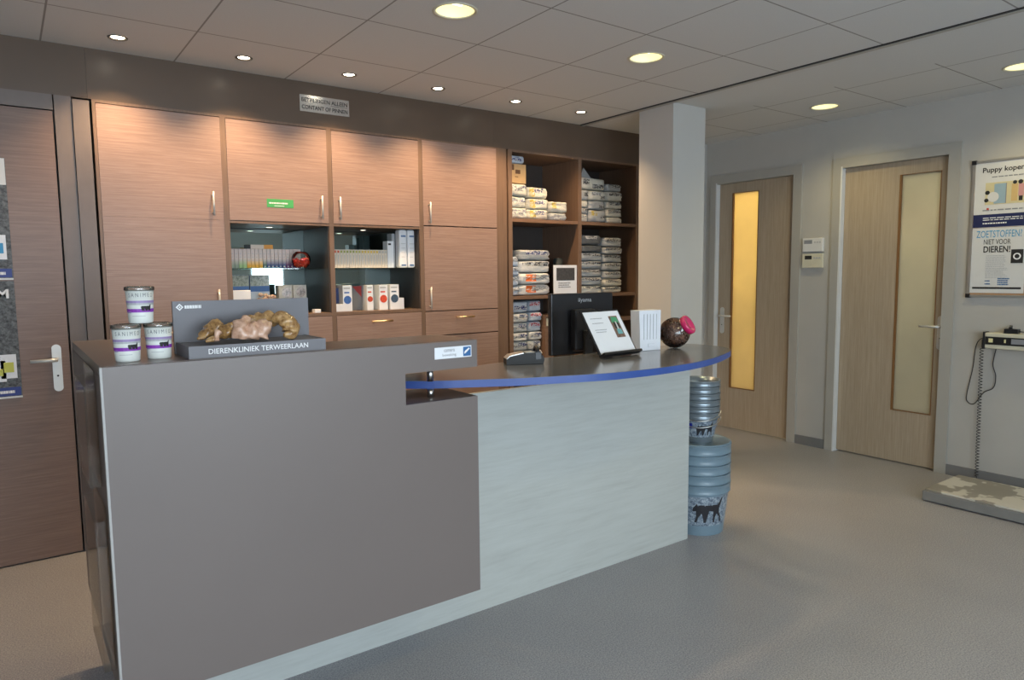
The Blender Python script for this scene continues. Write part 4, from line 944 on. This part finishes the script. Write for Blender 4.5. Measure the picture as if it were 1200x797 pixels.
t = thing('puppy_poster', 'white puppy buying poster with a cartoon and navy band, upper on the board', 'poster', (XP, -2.5, 1.72))
obj('sheet', B(XP, XP + .001, -2.74, -2.2465, 1.735, 2.164), M_paper2, t)
obj('lettering', wtext('Puppy kopen?', -2.290, 2.088, .255, .044, bold=.02), M_ink, t)
m = MB(); bars(m, (XP - .0004, -2.345, 2.062), (0, -1, 0), (0, 0, 1), .26, 1, .01, .007, 1); bars(m, (XP - .0004, -2.30, 1.845), (0, -1, 0), (0, 0, 1), .30, 1, .01, .008, 2); obj('small_print', m, M_grey, t)
m = MB().mat(M_navy).box(XP - .0008, XP, -2.739, -2.247, 1.737, 1.822); obj('navy_band', m, None, t)
m = MB(); bars(m, (XP - .0012, -2.305, 1.795), (0, -1, 0), (0, 0, 1), .30, 2, .013, .005, 5); bars(m, (XP - .0012, -2.305, 1.758), (0, -1, 0), (0, 0, 1), .16, 1, .013, .008, 7); obj('white_print', m, M_whitei, t)
# generic cartoon: a door, a basket of shapes and two visitors
m = MB(); cy = lambda v: -2.285 - v * .86
m.mat(flat('soft_yellow', (.62, .55, .33), .6)).box(XP - .0007, XP - .0001, cy(.33), cy(.03), 1.885, 2.03)
m.mat(flat('cartoon_blue', (.30, .42, .50), .6)).box(XP - .0012, XP - .0007, cy(.17), cy(.09), 1.89, 2.02)
m.mat(M_grey).box(XP - .0016, XP - .0012, cy(.173), cy(.167), 1.89, 2.02)
m.mat(M_paper2).lathe([(.033, 0), (.033, .0006)], (XP - .0012, cy(.085), 1.935), 20, axis=(-1, 0, 0))
m.mat(M_ink).lathe([(.014, 0), (.014, .0006)], (XP - .0013, cy(.045), 1.965), 14, axis=(-1, 0, 0)).lathe([(.013, 0), (.013, .0006)], (XP - .0013, cy(.04), 1.915), 14, axis=(-1, 0, 0)).lathe([(.014, 0), (.014, .0006)], (XP - .0013, cy(.262), 2.02), 14, axis=(-1, 0, 0)).lathe([(.012, 0), (.012, .0006)], (XP - .0013, cy(.225), 2.02), 14, axis=(-1, 0, 0))
m.mat(flat('cartoon_ochre', (.60, .42, .18), .6)).box(XP - .0014, XP - .0008, cy(.245), cy(.205), 1.90, 2.01)
m.mat(flat('cartoon_rose', (.55, .28, .28), .6)).box(XP - .0014, XP - .0008, cy(.285), cy(.25), 1.93, 2.008).mat(M_ink).box(XP - .0014, XP - .0008, cy(.28), cy(.255), 1.90, 1.93)
m.mat(flat('cartoon_red', (.55, .05, .03), .6)).box(XP - .0014, XP - .0008, cy(.06), cy(.045), 1.852, 1.864)
obj('cartoon', m, None, t)
t = thing('sweetener_poster', 'white poster warning about sweeteners, blue and black heading, lower on the board', 'poster', (XP, -2.5, 1.32))
obj('sheet', B(XP, XP + .001, -2.560, -2.2465, 1.298, 1.732), M_paper2, t)
obj('blue_heading', wtext('ZOETSTOFFEN?', -2.272, 1.668, .262, .046, bold=.0), M_cyan, t)
obj('black_heading', wtext('NIET VOOR', -2.318, 1.622, .155, .034, bold=.0), M_ink, t); m = MB(); text(m, 'DIEREN!', (XP - .0004, -2.318, 1.568), (0, -1, 0), (0, 0, 1), .155, .043, bold=.02); obj('black_heading', m, M_ink, t); obj('bottom_bar', B(XP - .0008, XP, -2.545, -2.262, 1.325, 1.338), M_ink, t)
m = MB(); bars(m, (XP - .0004, -2.335, 1.545), (0, -1, 0), (0, 0, 1), .13, 15, .0105, .0035, 4); obj('small_print', m, M_lgrey, t)
m = MB(); bars(m, (XP - .0004, -2.335, 1.375), (0, -1, 0), (0, 0, 1), .035, 2, .02, .008, 4); bars(m, (XP - .0005, -2.41, 1.39), (0, -1, 0), (0, 0, 1), .07, 4, .013, .008, 6); obj('product_pictures', m, M_inkb, t)
t = thing('black_card', 'small black card with a white circle pinned at the right of the sweetener poster', 'card', (XP, -2.5, 1.55))
obj('sheet', B(XP - .0025, XP - .0015, -2.548, -2.480, 1.495, 1.585), M_ink, t)
obj('white_circle', MB().ring_tube([[(XP - .003, -2.514 + r * math.cos(a), 1.540 + r * math.sin(a)) for a in [2 * PI * k / 24 for k in range(24)]] for r in (.022, .014)], cap=False), M_whitei, t)
# scale read-out and platform
t = thing('scale_display', 'wall mounted cream and black weighing scale read-out', 'scale display', (XW, -2.6, .92))
obj('housing', B(XW - .075, XW, -2.86, -2.372, .945, 1.030, bev=.006) if False else MB().box(XW - .075, XW, -2.86, -2.375, .930, 1.035, bev=.006), M_cream, t)
obj('front_panel', B(XW - .078, XW - .0745, -2.855, -2.380, .957, 1.010), M_black, t)
m = MB().box(XW - .0795, XW - .078, -2.425, -2.400, .972, .998).box(XW - .0795, XW - .078, -2.500, -2.490, .974, .996); obj('yellow_button', m, flat('button_yellow', (.75, .70, .38), .4), t)
obj('screen', B(XW - .0795, XW - .078, -2.62, -2.53, .968, 1.002), M_grey, t); obj('end_cap', B(XW - .08, XW, -2.3745, -2.365, .925, 1.04, bev=.002), M_black, t)
t = thing('power_adapter', 'black power adapter lying on top of the scale read-out', 'adapter', (XW, -2.5, 1.036))
obj('housing', B(XW - .065, XW - .02, -2.56, -2.48, 1.0355, 1.066, bev=.003), M_black, t); obj('plug', MB().tube([(XW - .04, -2.51, 1.064), (XW - .04, -2.512, 1.088)], [.011, .008], 10), M_black, t)
obj('cord', MB().tube(smooth_pl3([(XW - .04, -2.56, 1.05), (XW - .04, -2.62, 1.048), (XW - .03, -2.75, 1.042), (XW - .01, -2.86, 1.04)], 5), .003, 8), M_black, t)
m = MB(); N = 620; P = []
for k in range(N):
    u = k / (N - 1); z = .985 - u * .962; a = u * 2 * PI * 46; amp = .0105 if .06 < u < .985 else 0
    P.append((XW - .030 + amp * math.cos(a), -2.345 - .012 * u - .0 + amp * math.sin(a), z))
m.tube(P, .0024, 5)
tag(obj('coiled_cable', m, M_black), 'black coiled cable hanging from the scale read-out to the platform', 'cable')
m = MB().tube(smooth_pl3([(XW - .02, -2.372, .99), (XW - .012, -2.33, .985), (XW - .008, -2.302, .93), (XW - .008, -2.29, .78), (XW - .008, -2.262, .60), (XW - .008, -2.268, .545), (XW - .008, -2.31, .535), (XW - .010, -2.365, .62), (XW - .010, -2.42, .66), (XW - .010, -2.43, .74), (XW - .010, -2.41, .82), (XW - .012, -2.425, .93)], 8), .0028, 8)
tag(obj('loose_cable', m, M_black), 'thin black cable hanging in a loose loop under the scale read-out', 'cable')
t = thing('platform_scale', 'low grey animal weighing platform with a worn white top on the floor', 'scale', (3.8, -2.8, 0))
obj('platform', MB().box(3.535, 4.05, -3.38, -2.315, .008, .068, bev=.004), flat('scale_grey', (.20, .20, .195), .5), t)
mt, nt, b = nodes('worn_white_top'); v = mapped(nt, (1, 1, 1)); f = noise_n(nt, v, 5.5, 3, .5)
nt.links.new(ramp(nt, f, [(.49, (.56, .54, .48)), (.515, (.27, .25, .215)), (.60, (.25, .235, .20))]), b.inputs['Base Color']); b.inputs['Roughness'].default_value = .5
obj('top_plate', MB().box(3.545, 4.04, -3.37, -2.325, .068, .080, bev=.003), mt, t)
for x in (3.58, 4.0):
    for y in (-3.3, -2.38): obj('foot', MB().lathe([(.015, 0), (.015, .009)], (x, y, 0), 14), M_blackm, t)
